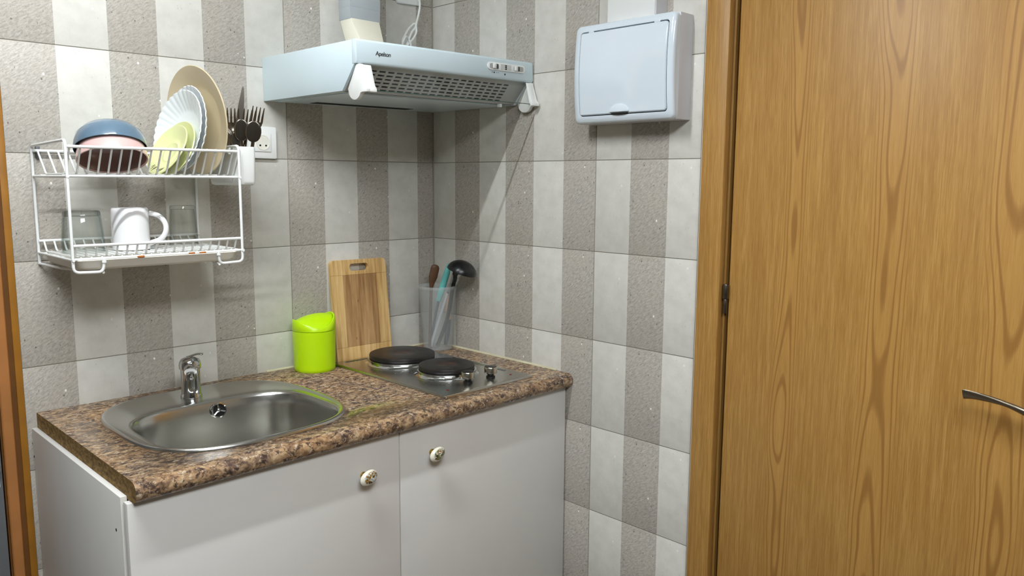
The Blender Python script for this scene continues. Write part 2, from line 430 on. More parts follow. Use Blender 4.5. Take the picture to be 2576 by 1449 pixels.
# back wall (y = 0), with a doorway left of the kitchenette
g = G(); g.box((-1.226, -0.0052, 0), (0.12, 0.12, CEIL)); g.box((-3.6, 0, 2.08), (-1.226, 0.12, CEIL)); g.box((-3.6, 0, 0), (-2.12, 0.12, 2.08))
wall_back = struct(obj('wall_back', g, 'grout'), 'striped tiled wall behind the sink and dish rack')
g = G(); g.box((-0.0052, -1.022, 0), (0.12, -0.0052, CEIL)); g.box((0, -2.02, 2.08), (0.12, -1.022, CEIL)); g.box((0, -5.0, 0), (0.12, -2.02, CEIL))
wall_right = struct(obj('wall_right', g, 'grout'), 'striped tiled wall beside the hob with the fuse box')
g = G(); g.box((-3.72, -5.0, 0), (-3.6, 0.12, CEIL)); struct(obj('wall_left', g, 'plaster'), 'plain wall to the left of the camera')
g = G(); g.box((-3.72, -5.12, 0), (0.12, -5.0, CEIL)); struct(obj('wall_front', g, 'plaster'), 'plain wall behind the camera')
g = G(); g.box((-3.72, -5.12, -0.1), (0.12, 1.4, 0)); struct(obj('floor', g, 'floor'), 'beige tiled floor of the kitchen')
g = G(); g.box((-3.72, -5.12, CEIL), (0.12, 1.4, CEIL+0.1)); struct(obj('ceiling', g, 'ceiling'), 'white ceiling of the kitchen')
g = G(); g.box((-2.72, 1.3, 0), (0.12, 1.4, CEIL)); g.box((-2.72, 0.12, 0), (-2.6, 1.3, CEIL)); g.box((-0.9, 0.12, 0), (-0.8, 1.3, CEIL))
struct(obj('wall_hall', g, 'plaster'), 'walls of the small hall past the left doorway')
# tiles
def tile_mesh(w, h, gap=0.0020, t=0.0064):
    g = G(); g.box((gap/2, gap/2, 0.0052), (w-gap/2, h-gap/2, t)); return g.mesh('tile', bevel=0.0006, bseg=2)
def tiles(wall, x0, w, mat, side):
    full = tile_mesh(w, TH)
    for k in range(-8, 5):
        z = J0+TH*k; z1 = min(z+TH, CEIL)
        z0 = max(z, 0.0)
        if z1-z0 < 0.02: continue
        me = full
        if z1-z0 < TH-0.001: me = tile_mesh(w, z1-z0)
        if side == 'A': loc, rot = (x0, 0.0, z0), (PI/2, 0, 0)
        else: loc, rot = (0.0, x0, z0), (PI/2, 0, -PI/2)
        link('tile', me, mat, wall, loc, rot)
tiles(wall_back, -0.5324-TW, TW, 'tileD', 'A')
tiles(wall_back, -0.5324, 0.5324-0.007, 'tileD', 'A')
tiles(wall_right, 0.0, TW, 'tileL', 'B')
tiles(wall_right, -TW, 1.012-TW, 'tileL', 'B')
g = G(); g.box((-0.007, -1.0235, 0), (0.0, -1.0125, CEIL)); struct(obj('trim_1', g, 'edge', bevel=0.001), 'white tile edge trim next to the oak door casing')
g = G(); g.tube([(-0.0075, -0.0075, 0.9), (-0.0075, -0.0075, CEIL)], 0.0025, 8); struct(obj('trim_2', g, 'grout'), 'grey grout bead in the wall corner')
# silicone beads along the worktop
g = G(); g.prism([(-0.006, 0.902), (-0.006, 0.9065), (-0.0085, 0.9045), (-0.0105, 0.902)], 0, -0.62, -0.007)
g2 = g; g2.v = g2.v
struct(obj('trim_3', g2, 'silicone'), 'yellowed silicone bead along the back of the worktop')
g = G(); g.loft([[(-0.006, y, 0.902), (-0.006, y, 0.9070), (-0.0085, y, 0.9048), (-0.0105, y, 0.902)] for y in (-0.012, -0.56)])
struct(obj('trim_4', g, 'silicone'), 'yellowed silicone bead along the right end of the worktop')
# left door frame
g = G(); g.prism([(-1.2225, 0.0), (-1.2225, -0.010), (-1.2370, -0.010), (-1.2370, 0.0)], 2, 0, 2.08); o1 = struct(obj('door_1', g, 'ochre', bevel=0.0015), 'wooden door frame at the left edge of the picture')
def fpart(nm, g, m, par, **kw): return obj(nm, g, m, par, **kw)
g = G(); g.prism([(-1.2370, 0.012), (-1.2370, -0.0075), (-1.2470, -0.0075), (-1.2470, 0.012)], 2, 0, 2.08); fpart('frame_groove', g, 'brown', o1)
g = G(); g.prism([(-1.2470, 0.012), (-1.2470, -0.008), (-1.2500, -0.012), (-1.2690, -0.012), (-1.2715, -0.009), (-1.2715, 0.012)], 2, 0, 2.08); fpart('frame_stop', g, 'pine', o1, bevel=0.001)
g = G(); g.box((-1.2750, -0.004, 0), (-1.2715, 0.12, 2.08)); fpart('frame_lining', g, 'brown', o1)
g = G(); g.box((-2.12, -0.012, 2.04), (-1.2225, 0.0, 2.10)); fpart('frame_head', g, 'pine', o1)
# appliance in the hall, seen in the gap beside the frame
t = thing('grey_appliance', 'dark grey appliance glimpsed left of the wooden door frame', 'appliance', (-1.58, 0.25, 0))
g = G(); g.box((-1.88, 0.0, 0.02), (-1.280, 0.55, 1.6)); obj('body', g, 'darkgrey', t, world=True, bevel=0.004)
g = G(); g.box((-1.88, -0.018, 0.05), (-1.280, -0.001, 0.8465)); obj('door', g, 'darkgrey', t, world=True, bevel=0.002)
g = G(); g.box((-1.88, -0.018, 0.8515), (-1.280, -0.001, 1.58)); obj('door', g, 'darkgrey', t, world=True, bevel=0.002)
g = G(); g.box((-1.86, -0.032, 0.786), (-1.284, -0.018, 0.797)); obj('handle', g, 'chrome', t, world=True, bevel=0.003)
g = G(); g.box((-1.36, -0.0195, 0.748), (-1.286, -0.018, 0.778)); obj('badge', g, 'greyplastic', t, world=True)
# right door: casing, jamb, leaf
g = G(); g.box((-0.022, -1.083, 0), (0.0, -1.0225, 2.10)); d2 = struct(obj('trim_5', g, 'oak2', bevel=0.0025), 'flat oak door casing between tiles and door')
g = G(); g.box((-0.022, -2.02, 2.045), (0.0, -1.083, 2.10)); obj('head_casing', g, 'oak2', d2, bevel=0.002)
g = G(); g.box((-0.022, -2.02, 0), (0.0, -1.96, 2.045)); obj('side_casing', g, 'oak2', d2, bevel=0.002)
g = G(); g.box((-0.003, -1.0905, 0), (0.12, -1.0832, 2.045)); obj('jamb', g, 'oakdark', d2)
g = G(); g.box((0.045, -1.96, 0), (0.12, -1.0905, 2.045)); obj('rebate', g, 'void', d2)
dr = thing('door_2', 'closed oak veneer door on the right', None, (0, -1.0985, 0)); dr['kind'] = 'structure'
g = G(); g.box((-0.002, -1.955, 0.006), (0.040, -1.0985, 2.04)); obj('door_leaf', g, 'oak', dr, world=True, bevel=0.0015)
hg = obj('hinge', G().tube([(-0.008, -1.0935, 1.169), (-0.008, -1.0935, 1.204)], 0.0075, 14), 'hinge', dr, world=True, bevel=0.0012)
g = G(); g.tube([(-0.008, -1.0935, 1.134), (-0.008, -1.0935, 1.168)], 0.0056, 14); obj('hinge_pin', g, 'hinge', hg, loc=None, world=False, bevel=0.001).location = Vector((0, 1.0985, 0))
# lever handle
hp = spline([(-0.055, -1.6275, 1.0515), (-0.0555, -1.645, 1.0525), (-0.056, -1.675, 1.0505), (-0.056, -1.705, 1.0455), (-0.055, -1.735, 1.036), (-0.050, -1.765, 1.026), (-0.047, -1.785, 1.022)], 6)
nn = len(hp); rad = []
for i in range(nn):
    k = i/(nn-1); w = 0.0112-0.0066*min(1, k*2.0)+0.007*max(0, k-0.45)/0.55
    rad.append((w, 0.0028+0.0045*k))
lev = obj('lever_handle', G().tube(hp, rad, 14, flat=(1, 1, (-0.45, 0, 1))), 'nickel', dr, world=True, smooth=50)
g = G(); g.lathe([(0.026, 0), (0.026, 0.006), (0.022, 0.010), (0.010, 0.012), (0.009, 0.050)], 28)
obj('rose', g, 'nickel', lev).matrix_local = Matrix.Translation(Vector((-0.002, -1.787, 1.022))-dr.location) @ Matrix.Rotation(-PI/2, 4, 'Y')

# ------------------------------------------------------------------ ceiling lamps (outside the frame)
def panel_lamp(label, x, y, w, h, mat, z=CEIL):
    t = thing('ceiling_panel_lamp', label, 'lamp', (x, y, z))
    g = G(); g.plate(rrect(-w/2-0.02, -h/2-0.02, w/2+0.02, h/2+0.02, 0.004, 3), rrect(-w/2, -h/2, w/2, h/2, 0.003, 3), 2, -0.045, -0.001); obj('frame', g, 'plastic', t)
    g = G(); g.box((-w/2+0.001, -h/2+0.001, -0.040), (w/2-0.001, h/2-0.001, -0.030)); obj('diffuser', g, mat, t)
def lamp(label, x, y, L, mat, z=CEIL):
    t = thing('ceiling_lamp', label, 'lamp', (x, y, z))
    g = G(); g.prism([(-0.04, -0.001), (-0.04, -0.045), (-0.024, -0.055), (0.024, -0.055), (0.04, -0.045), (0.04, -0.001)], 0, -L/2-0.03, L/2+0.03); obj('housing', g, 'plastic', t)
    arc = [(0.014*math.cos(math.radians(a)), -0.057+0.014*math.sin(math.radians(a))) for a in range(180, 361, 15)]
    g = G(); g.prism(arc, 0, -L/2, L/2); obj('diffuser', g, mat, t)
    for s in (-1, 1):
        g = G(); g.box((s*L/2, -0.016, -0.074), (s*(L/2+0.02), 0.016, -0.05)); obj('end_cap', g, 'plastic', t, bevel=0.002)
lamp('slim white ceiling lamp over the sink, outside the picture', -1.42, -0.88, 0.9, 'tube')
panel_lamp('flat white ceiling panel lamp above the camera, outside the picture', -1.55, -2.3, 1.2, 0.6, 'tube2')

# ------------------------------------------------------------------ base cabinet
t = thing('base_cabinet', 'white two-door base cabinet under the worktop', 'cabinet', (-0.6, -0.3, 0))
ZC = 0.861
g = G(); g.box((-1.2125, -0.574, 0.0), (-1.2003, -0.0075, ZC+0.006)); sp_ = obj('side_panel', g, 'melamine', t, world=True, bevel=0.0012)
g = G(); g.box((-1.2122, -0.5752, 0.0), (-1.2005, -0.574, ZC+0.0055)); obj('edge_band', g, 'edge', sp_, loc=(0, 0, 0)).location = (0.6, 0.3, 0)
for yy, zz in ((-0.545, 0.795), (-0.012, 0.800)):
    g = G(); g.tube([(-1.2128, yy, zz), (-1.2120, yy, zz)], 0.0032, 10); obj('screw_hole', g, 'void', sp_).location = (0.6, 0.3, 0)
g = G(); g.box((-0.022, -0.57, 0.0), (-0.008, -0.01, ZC-0.001)); obj('side_panel', g, 'melamine', t, world=True)
g = G(); g.box((-1.197, -0.57, 0.12), (-0.022, -0.012, 0.136)); obj('bottom_panel', g, 'melamine', t, world=True)
g = G(); g.box((-1.197, -0.012, 0.12), (-0.022, -0.008, ZC-0.001)); obj('back_panel', g, 'melamine', t, world=True)
g = G(); g.box((-1.197, -0.52, 0.0), (-0.022, -0.505, 0.12)); obj('plinth', g, 'melamine', t, world=True)
for (x0, x1, kx, kz, km) in ((-1.2095, -0.6015, -0.702, 0.781, 'knobA'), (-0.5985, -0.0125, -0.503, 0.787, 'knobB')):
    g = G(); g.box((x0, -0.600, 0.125), (x1, -0.5815, ZC-0.001)); d = obj('door', g, 'melamine', t, world=True, bevel=0.0015)
    kn = G(); kn.lathe([(0.0005, -0.0085), (0.55, -0.0078), (0.85, -0.005), (1.0, 0.0), (0.88, 0.0045), (0.6, 0.0075), (0.3, 0.0087), (0.02, 0.009)], 32)
    kn.v = [(x*0.0230, -zz*1.0, y*0.0172) for x, y, zz in kn.v]
    k = obj('knob', kn, km, d, smooth=60); k.location = Vector((kx, -0.6215, kz))-t.location; k.rotation_euler = (0, math.radians(-16), 0)
    g = G(); g.tube([(kx, -0.600, kz), (kx, -0.604, kz), (kx, -0.6045, kz), (kx, -0.6135, kz)], [0.0085, 0.0085, 0.0055, 0.0065], 18); st = obj('knob_stem', g, 'brass', d); st.location = -t.location
# ------------------------------------------------------------------ worktop
ZW = 0.902
prof = [(-0.006, ZC), (-0.006, ZW)]
for k in range(13):
    a = PI/2+PI*k/12*0.93; R_ = (ZW-ZC)/2
    prof.append((-0.6025+R_*1.0*math.cos(a), ZC+R_+R_*math.sin(a)))
prof.append((-0.595, ZC))
g = G(); n = len(prof)
g.loft([[(-1.2, y, z) for y, z in prof], [(-0.007, y, z) for y, z in prof]], caps=(False, False))
g.add([(-1.2, y, z) for y, z in prof], [tuple(range(n))], 1); g.add([(-0.007, y, z) for y, z in prof], [tuple(range(n))], 0)
wt = link('worktop', g.mesh('worktop', merge=True, smooth=30), ['granite', 'chip'])
tag(wt, 'brown speckled granite-look laminate worktop with raw chipboard left end', 'worktop')
# hole for the sink bowl
SX, SY = -0.884, -0.374
g = G(); ring = sup(SX, SY, 0.2185, 0.178, 3.6); g.loft([[(x, y, 0.80) for x, y in ring], [(x, y, 1.0) for x, y in ring]])
cut = link('cutter', g.mesh('cutter'), ['void'])
bo = wt.modifiers.new('b', 'BOOLEAN'); bo.object = cut; bo.operation = 'DIFFERENCE'; bo.solver = 'EXACT'
dg = bpy.context.evaluated_depsgraph_get(); me = bpy.data.meshes.new_from_object(wt.evaluated_get(dg))
wt.modifiers.clear(); wt.data = me; bpy.data.objects.remove(cut)
# ------------------------------------------------------------------ sink
t = thing('sink', 'oval stainless steel sink set into the worktop', 'sink', (SX, -0.305, ZW))
g = G(); OX, OY = -0.8835, -0.309
def ring3(cx, cy, a, b, n, z): return [(x, y, z) for x, y in sup(cx, cy, a, b, n)]
R = [ring3(OX, OY, 0.244, 0.254, 3.0, ZW+0.0003), ring3(OX, OY, 0.2435, 0.2535, 3.0, ZW+0.004), ring3(OX, OY, 0.240, 0.250, 3.0, ZW+0.0075), ring3(OX, OY, 0.235, 0.245, 3.0, ZW+0.0072),
     ring3(OX, OY, 0.230, 0.240, 3.0, ZW+0.0035), ring3(SX, SY, 0.217, 0.1765, 3.6, ZW+0.0035), ring3(SX, SY, 0.2135, 0.1725, 3.6, ZW+0.005), ring3(SX, SY, 0.2095, 0.1685, 3.6, ZW+0.003), ring3(SX, SY, 0.2065, 0.1655, 3.6, ZW-0.004)]
for k, (s, z) in enumerate(((0.2035, -0.03), (0.1995, -0.08), (0.194, -0.125), (0.186, -0.142), (0.172, -0.150), (0.12, -0.153))):
    R.append(ring3(SX, SY, s, s-0.041, 3.6, ZW+z))
g.loft(R, (False, True)); sk = obj('bowl', g, 'sink', t, world=True, smooth=60)
ov = thing('overflow', None, None); ov.parent = t
bpy.data.objects.remove(ov)
oc = Vector((-0.858, -0.2138, 0.8825))
g = G(); g.lathe([(0.0175, 0), (0.0195, 0.002), (0.0185, 0.004), (0.0155, 0.0045), (0.0150, 0.001), (0.0150, -0.001)], 32, caps=(False, False)); rg = obj('overflow_ring', g, 'chrome', t)
g = G(); g.lathe([(0.0155, 0.0004), (0.0155, 0.0008)], 28); o_ = obj('overflow_hole', g, 'void', t)
g = G()
for k in range(3):
    a = math.radians(100+120*k); g.tube([(0, 0, 0.0025), (0.016*math.cos(a), 0.016*math.sin(a), 0.0025)], 0.0021, 6)
g.lathe([(0.005, 0.001), (0.005, 0.004), (0.003, 0.006)], 16); o2_ = obj('overflow_spokes', g, 'chrome', t)
for q in (rg, o_, o2_):
    q.location = oc-t.location; q.rotation_euler = (PI/2-0.10, 0, 0)
dz = G(); dz.lathe([(0.042, 0), (0.042, 0.002), (0.036, 0.0025), (0.030, -0.001), (0.004, -0.002)], 32); obj('drain', dz, 'chrome', t).location = Vector((SX, SY, ZW-0.1525))-t.location
# ------------------------------------------------------------------ faucet
FZ = ZW+0.0036
t = thing('faucet', 'short chrome single-lever mixer tap on the back rim of the sink', 'faucet', (-0.889, -0.133, FZ))
g = G(); g.lathe([(0.0255, 0), (0.0255, 0.003), (0.0240, 0.007), (0.0228, 0.012), (0.0222, 0.035), (0.0226, 0.062), (0.0230, 0.072)], 36); obj('body', g, 'chrome', t, smooth=60)
g = G(); g.lathe([(0.0238, 0.0725), (0.0258, 0.0735), (0.0262, 0.082), (0.0250, 0.089), (0.0210, 0.096), (0.013, 0.1005), (0.001, 0.102)], 36); hd = obj('cap', g, 'chrome', t, smooth=60)
dv = Vector((-0.385, -0.923, 0)); pts = [Vector((0, 0, 0.076))+dv*0.004, Vector((0, 0, 0.079))+dv*0.028, Vector((0, 0, 0.078))+dv*0.044, Vector((0, 0, 0.075))+dv*0.054]
g = G(); g.tube(spline(pts, 5), [0.0145-0.0001*i for i in range(16)], 18, flat=(0.85, 1.05, (0, 0, 1))); sp2 = obj('spout', g, 'chrome', t, smooth=60)
e = Vector((0, 0, 0.074))+dv*0.046
g = G(); g.tube([e, e+Vector((0, 0, -0.014)), e+Vector((0, 0, -0.016)), e+Vector((0, 0, -0.020))], [0.0118, 0.0118, 0.0105, 0.0105], 22); obj('aerator', g, 'chrome', sp2)
g = G(); g.tube(spline([(-0.006, 0.004, 0.100), (0.008, 0.0, 0.1045), (0.018, -0.005, 0.1070), (0.029, -0.012, 0.1065)], 5), [(0.003, 0.010), (0.003, 0.010)] + [(0.0025, 0.0085)]*13 + [(0.0018, 0.006)], 12, flat=(1, 1, (0, 0, 1))); obj('lever', g, 'chrome', t, smooth=60)
# ------------------------------------------------------------------ hob
HX0, HX1, HY0, HY1 = -0.440, -0.122, -0.574, -0.066
t = thing('electric_hob', 'two-plate stainless steel electric hob set in the worktop', 'hob', ((HX0+HX1)/2, (HY0+HY1)/2, ZW), (0, 0, math.radians(0.6)))
def HL(x, y, z=0): return (x-(HX0+HX1)/2, y-(HY0+HY1)/2, z)
w, h = (HX1-HX0)/2, (HY1-HY0)/2
g = G(); R = []
for ins, z in ((0, 0.0005), (0, 0.0055), (0.0015, 0.0075), (0.005, 0.008), (0.012, 0.008)):
    R.append([(x, y, z) for x, y in rrect(-w+ins, -h+ins, w-ins, h-ins, 0.006)])
g.loft(R, (True, True)); obj('top_plate', g, 'hob', t, smooth=40)
for x0, y0, x1, y1 in ((-0.147, -0.255, -0.137, -0.500+0.012), (-0.41, -0.084, -0.30, -0.092)):
    a = HL(x0, y0); b = HL(x1, y1)
    g = G(); o_ = rrect(min(a[0], b[0]), min(a[1], b[1]), max(a[0], b[0]), max(a[1], b[1]), 0.0035, 4); i_ = rrect(min(a[0], b[0])+0.0012, min(a[1], b[1])+0.0012, max(a[0], b[0])-0.0012, max(a[1], b[1])-0.0012, 0.0025, 4)
    g.plate(o_, i_, 2, 0.0078, 0.0092); g.prism(i_, 2, 0.0078, 0.0083); obj('groove', g, 'chrome', t)
def burner(x, y, r):
    bx = HL(x, y)
    g = G(); g.lathe([(r+0.013, 0.0078), (r+0.011, 0.0090), (r+0.006, 0.0130), (r+0.0052, 0.0150), (r+0.0062, 0.0170), (r+0.0060, 0.0200), (r+0.003, 0.0212), (r-0.001, 0.0205), (r-0.004, 0.0190)], 64, caps=(False, True)); b = obj('burner_ring', g, 'chrome', t, smooth=60); b.location = bx
    g = G(); g.lathe([(r-0.003, 0.0195), (r, 0.0215), (r+0.0015, 0.029), (r, 0.0335), (r-0.004, 0.035), (r*0.5, 0.0345), (0.030, 0.0338), (0.027, 0.0328), (0.002, 0.0328)], 64); q = obj('hot_plate', g, 'iron', t, smooth=50); q.location = bx
burner(-0.279, -0.190, 0.0955); burner(-0.280, -0.392, 0.077)
for kx in (-0.311, -0.227):
    kk = HL(kx, -0.514)
    g = G(); g.lathe([(0.0125, 0), (0.0125, 0.004), (0.009, 0.006), (0.009, 0.0125)], 28); s_ = obj('knob_base', g, 'black', t); s_.location = Vector(kk)+Vector((0, 0, 0.008))
    g = G(); g.lathe([(0.0165, 0.0125), (0.0175, 0.0132), (0.0175, 0.0285), (0.0165, 0.030)], 36); k_ = obj('knob', g, 'knobsteel', t, smooth=40); k_.location = Vector(kk)+Vector((0, 0, 0.008))
    g = G(); g.lathe([(0.0162, 0.0301), (0.0162, 0.0309), (0.014, 0.0313)], 32); obj('knob_top', g, 'black', k_)
for sx, sy in ((-0.400, -0.535), (-0.166, -0.530)):
    g = G(); g.lathe([(0.0038, 0), (0.0036, 0.0012), (0.002, 0.0018)], 14); obj('pilot_light', g, 'redlamp', t).location = Vector(HL(sx, sy, 0.008))

# ------------------------------------------------------------------ lime bin
BX, BY, BR = -0.503, -0.071, 0.0605
t = thing('countertop_bin', 'lime green countertop bin with a swing lid', 'bin', (BX, BY, ZW))
g = G(); g.lathe([(0.0555, 0.0), (0.0575, 0.002), (0.0585, 0.010), (0.0600, 0.112), (0.0600, 0.1165), (0.0585, 0.1168)], 56); obj('body', g, 'lime', t, smooth=40)
ph0 = math.radians(-7)
def rimz(a): return 0.1440+0.0115*math.cos(2*(a-ph0))+0.0065*math.cos(a-ph0-0.5)
seg = 72; A = [2*PI*j/seg for j in range(seg)]
g = G(); R = []
R.append([(0.0603*math.cos(a), 0.0603*math.sin(a), 0.1172) for a in A]); R.append([(0.0612*math.cos(a), 0.0612*math.sin(a), 0.1185) for a in A])
R.append([(0.0608*math.cos(a), 0.0608*math.sin(a), rimz(a)-0.012) for a in A]); R.append([(0.0598*math.cos(a), 0.0598*math.sin(a), rimz(a)-0.003) for a in A])
R.append([(0.0575*math.cos(a), 0.0575*math.sin(a), rimz(a)) for a in A]); R.append([(0.0545*math.cos(a), 0.0545*math.sin(a), rimz(a)-0.001) for a in A]); R.append([(0.0535*math.cos(a), 0.0535*math.sin(a), rimz(a)-0.010) for a in A])
g.loft(R, (True, True)); obj('lid_rim', g, 'lime', t, smooth=60)
g = G(); R = []
for q in (1.0, 0.985, 0.93, 0.8, 0.6, 0.4, 0.2, 0.02):
    R.append([(0.0522*q*math.cos(a), 0.0522*q*math.sin(a), 0.1395+0.0115*q*q*math.cos(2*(a-ph0))+0.0065*q*math.cos(a-ph0-0.5)+0.021*(1-q*q)-(0.006 if q == 1.0 else 0)) for a in A])
g.loft(R, (False, True)); obj('swing_flap', g, 'lime', t, smooth=60)

# ------------------------------------------------------------------ cutting board
t = thing('cutting_board', 'bamboo cutting board with a handle slot leaning on the wall', 'cutting board', (-0.318, -0.0505, ZW+0.0012), (math.radians(-6.6), math.radians(0.6), 0))
W2, HB, TB = 0.0995, 0.302, 0.014
def plank(nm, x0, x1, z0, z1, mat, rot=False):
    g = G(); g.box((x0+0.0002, -TB/2, z0+0.0002), (x1-0.0002, TB/2, z1-0.0002)); return obj(nm, g, mat, t, bevel=0.0006, bseg=1)
# top rail with hand slot
outer = []; inner = []
pts_o = [(-W2, HB-0.046)]
N = 48
def on_rect(a):
    cx, cz, hw, hh, r = 0, HB-0.023, W2, 0.023, 0.012
    dx, dz_ = math.cos(a), math.sin(a); k = min(hw/abs(dx) if dx else 9, hh/abs(dz_) if dz_ else 9)
    x, z = dx*k, dz_*k
    if z > hh-r and abs(x) > hw-r:
        ccx = math.copysign(hw-r, x); dd_ = Vector((x-ccx, z-(hh-r)));
        if dd_.length > r: dd_ = dd_.normalized()*r; x, z = ccx+dd_.x, hh-r+dd_.y
    return (cx+x, cz+z)
def on_caps(a):
    hw, r = 0.034, 0.0105; x, z = 1.6*hw*math.cos(a), 1.6*hw*math.sin(a)
    x = max(-hw+r, min(hw-r, x)); d_ = Vector((1.6*hw*math.cos(a)-x, 1.6*hw*math.sin(a)))
    d_ = d_.normalized()*r if d_.length > 0 else Vector((0, r)); return (x+d_.x, HB-0.0235+d_.y)
al = sorted([2*PI*k/N for k in range(N)]+[math.atan2(s2*0.023, s1*W2) % (2*PI) for s1 in (-1, 1) for s2 in (-1, 1)])
g = G(); g.plate([on_rect(a) for a in al], [on_caps(a) for a in al], 1, -TB/2, TB/2); obj('top_rail', g, 'bambooL', t, bevel=0.0008, bseg=1)
plank('bottom_rail', -W2, W2, 0.0, 0.040, 'bambooL')
plank('stile', -W2, -0.060, 0.040, HB-0.046, 'bambooL'); plank('stile', 0.0600, W2, 0.040, HB-0.046, 'bambooL')
for a, b in ((-0.060, -0.022), (-0.022, 0.010), (0.010, 0.034), (0.034, 0.060)): plank('slat', a, b, 0.040, HB-0.046, 'bambooD')

# ------------------------------------------------------------------ frosted beaker with utensils
CX, CY = -0.0705, -0.1
t = thing('utensil_beaker', 'frosted translucent plastic beaker holding kitchen utensils in the corner', 'container', (CX, CY, ZW))
g = G(); g.lathe([(0.002, 0.002), (0.044, 0.002), (0.0455, 0.004), (0.061, 0.204), (0.0625, 0.2055), (0.0625, 0.2075), (0.0605, 0.2075), (0.0595, 0.204), (0.0445, 0.0055), (0.002, 0.004)], 56, caps=(True, True)); obj('cup', g, 'frost', t, smooth=50)
g = G(); g.lathe([(0.0622, 0.198), (0.0640, 0.199), (0.0640, 0.2075), (0.0626, 0.208)], 56, caps=(False, False)); obj('rim', g, 'frost', t)
zb = ZW+0.0065
# ladle
t = thing('ladle', 'black nylon ladle with its bowl up in the beaker', 'ladle', (-0.062, -0.13, zb))
lc = Vector((-0.0590, -0.203, 1.1590))
g = G(); R = []
for th in (2, 15, 30, 45, 60, 75, 86): R.append([(0.0475*math.sin(math.radians(th))*math.cos(a), 0.0475*math.sin(math.radians(th))*math.sin(a), 0.038*math.cos(math.radians(th))) for a in [2*PI*j/36 for j in range(36)]])
for th in (86, 60, 30, 4): R.append([(0.045*math.sin(math.radians(th))*math.cos(a), 0.045*math.sin(math.radians(th))*math.sin(a), 0.0355*math.cos(math.radians(th))-0.0005) for a in [2*PI*j/36 for j in range(36)]])
g.loft(R); b = obj('bowl', g, 'nylon', t, smooth=60); b.location = lc-t.location; b.rotation_euler = orient((0.16, -0.30, 0.94))
hpt = spline([lc+Vector((-0.002, 0.020, 0.012)), lc+Vector((-0.002, 0.026, -0.012)), Vector((-0.0485, -0.160, 1.128)), Vector((-0.041, -0.143, 1.106)), Vector((-0.0525, -0.126, 1.0)), Vector((-0.070, -0.098, 0.912))], 6)
g = G(); g.tube(hpt, [(0.012, 0.006)]*3+[(0.0095, 0.0055)]*3+[(0.0065, 0.004)]*(len(hpt)-6), 12, flat=(1, 1, (1, -0.6, 0))); obj('handle', g, 'nylon', t, world=True, smooth=60)
# teal-handled utensil
t = thing('teal_handled_utensil', 'utensil with a teal handle pointing up out of the beaker', 'utensil', (-0.09, -0.085, zb))
g = G(); g.tube(spline([(-0.0400, -0.1250, 1.1775), (-0.046, -0.120, 1.152), (-0.056, -0.1115, 1.110), (-0.0665, -0.103, 1.065), (-0.068, -0.1015, 1.058)], 5), [0.006]+[0.0085]*4+[0.0105]*9+[0.008]*4+[0.0055, 0.004, 0.003], 14, flat=(0.75, 1.0, (0.9, 0.9, 0.2))); obj('handle', g, 'teal', t, world=True, smooth=60)
g = G(); g.tube([(-0.067, -0.1025, 1.062), (-0.0905, -0.083, 0.914)], 0.0042, 10); obj('shaft', g, 'slate', t, world=True)
# wooden spoon
t = thing('wooden_spoon', 'dark brown wooden spoon standing at the back of the beaker', 'spoon', (-0.098, -0.095, zb))
g = G(); g.tube(spline([(-0.064, -0.086, 1.1745), (-0.066, -0.085, 1.165), (-0.071, -0.082, 1.140), (-0.076, -0.079, 1.112), (-0.079, -0.079, 1.090)], 5), [0.002, 0.006, 0.009, 0.0112, 0.0125]+[0.014]*7+[0.0125, 0.011, 0.0095, 0.008, 0.007, 0.006, 0.0055, 0.005, 0.005], 16, flat=(0.4, 1.0, (0.5, 0.86, 0.2))); obj('spoon_head', g, 'woodspoon', t, world=True, smooth=60)
g = G(); g.tube([(-0.0785, -0.079, 1.095), (-0.102, -0.098, 0.912)], 0.0048, 10); obj('handle', g, 'woodspoon', t, world=True)
t = thing('grey_utensil', 'pale grey rod-handled utensil slanting inside the beaker', 'utensil', (-0.093, -0.092, zb))
g = G(); g.tube([(-0.0500, -0.1260, 1.085), (-0.0925, -0.0925, 0.914)], [0.004, 0.0052], 12); obj('shaft', g, 'greyplastic', t, world=True)
g = G(); g.tube([(-0.049, -0.127, 1.090), (-0.0500, -0.1260, 1.084)], [0.003, 0.004], 12); obj('end_cap', g, 'slate', t, world=True)
t = thing('paring_knife', 'small knife with a peach-coloured handle inside the beaker', 'knife', (-0.045, -0.121, zb))
g = G(); g.tube([(-0.0475, -0.1200, 1.088), (-0.0465, -0.121, 1.075), (-0.0435, -0.1235, 1.004), (-0.0432, -0.1237, 0.998)], [0.006, 0.0088, 0.0088, 0.006], 12, flat=(0.55, 1.0, (0.5, 0.86, 0))); obj('handle', g, 'copper', t, world=True)
g = G(); g.tube([(-0.0434, -0.1236, 1.0), (-0.046, -0.1215, 0.95), (-0.0485, -0.1190, 0.9135)], [0.0075, 0.007, 0.002], 8, flat=(0.12, 1.0, (0.5, 0.86, 0))); obj('blade', g, 'slate', t, world=True)
t = thing('nylon_turner', 'slim black nylon turner tip beside the ladle neck', 'turner', (-0.062, -0.118, zb))
g = G(); g.tube([(-0.0300, -0.1385, 1.134), (-0.0305, -0.136, 1.122), (-0.0320, -0.132, 1.105), (-0.046, -0.107, 0.914)], [0.004, 0.006, 0.0065, 0.0042], 10, flat=(0.5, 1, (0.5, 0.86, 0))); obj('handle', g, 'nylon', t, world=True)

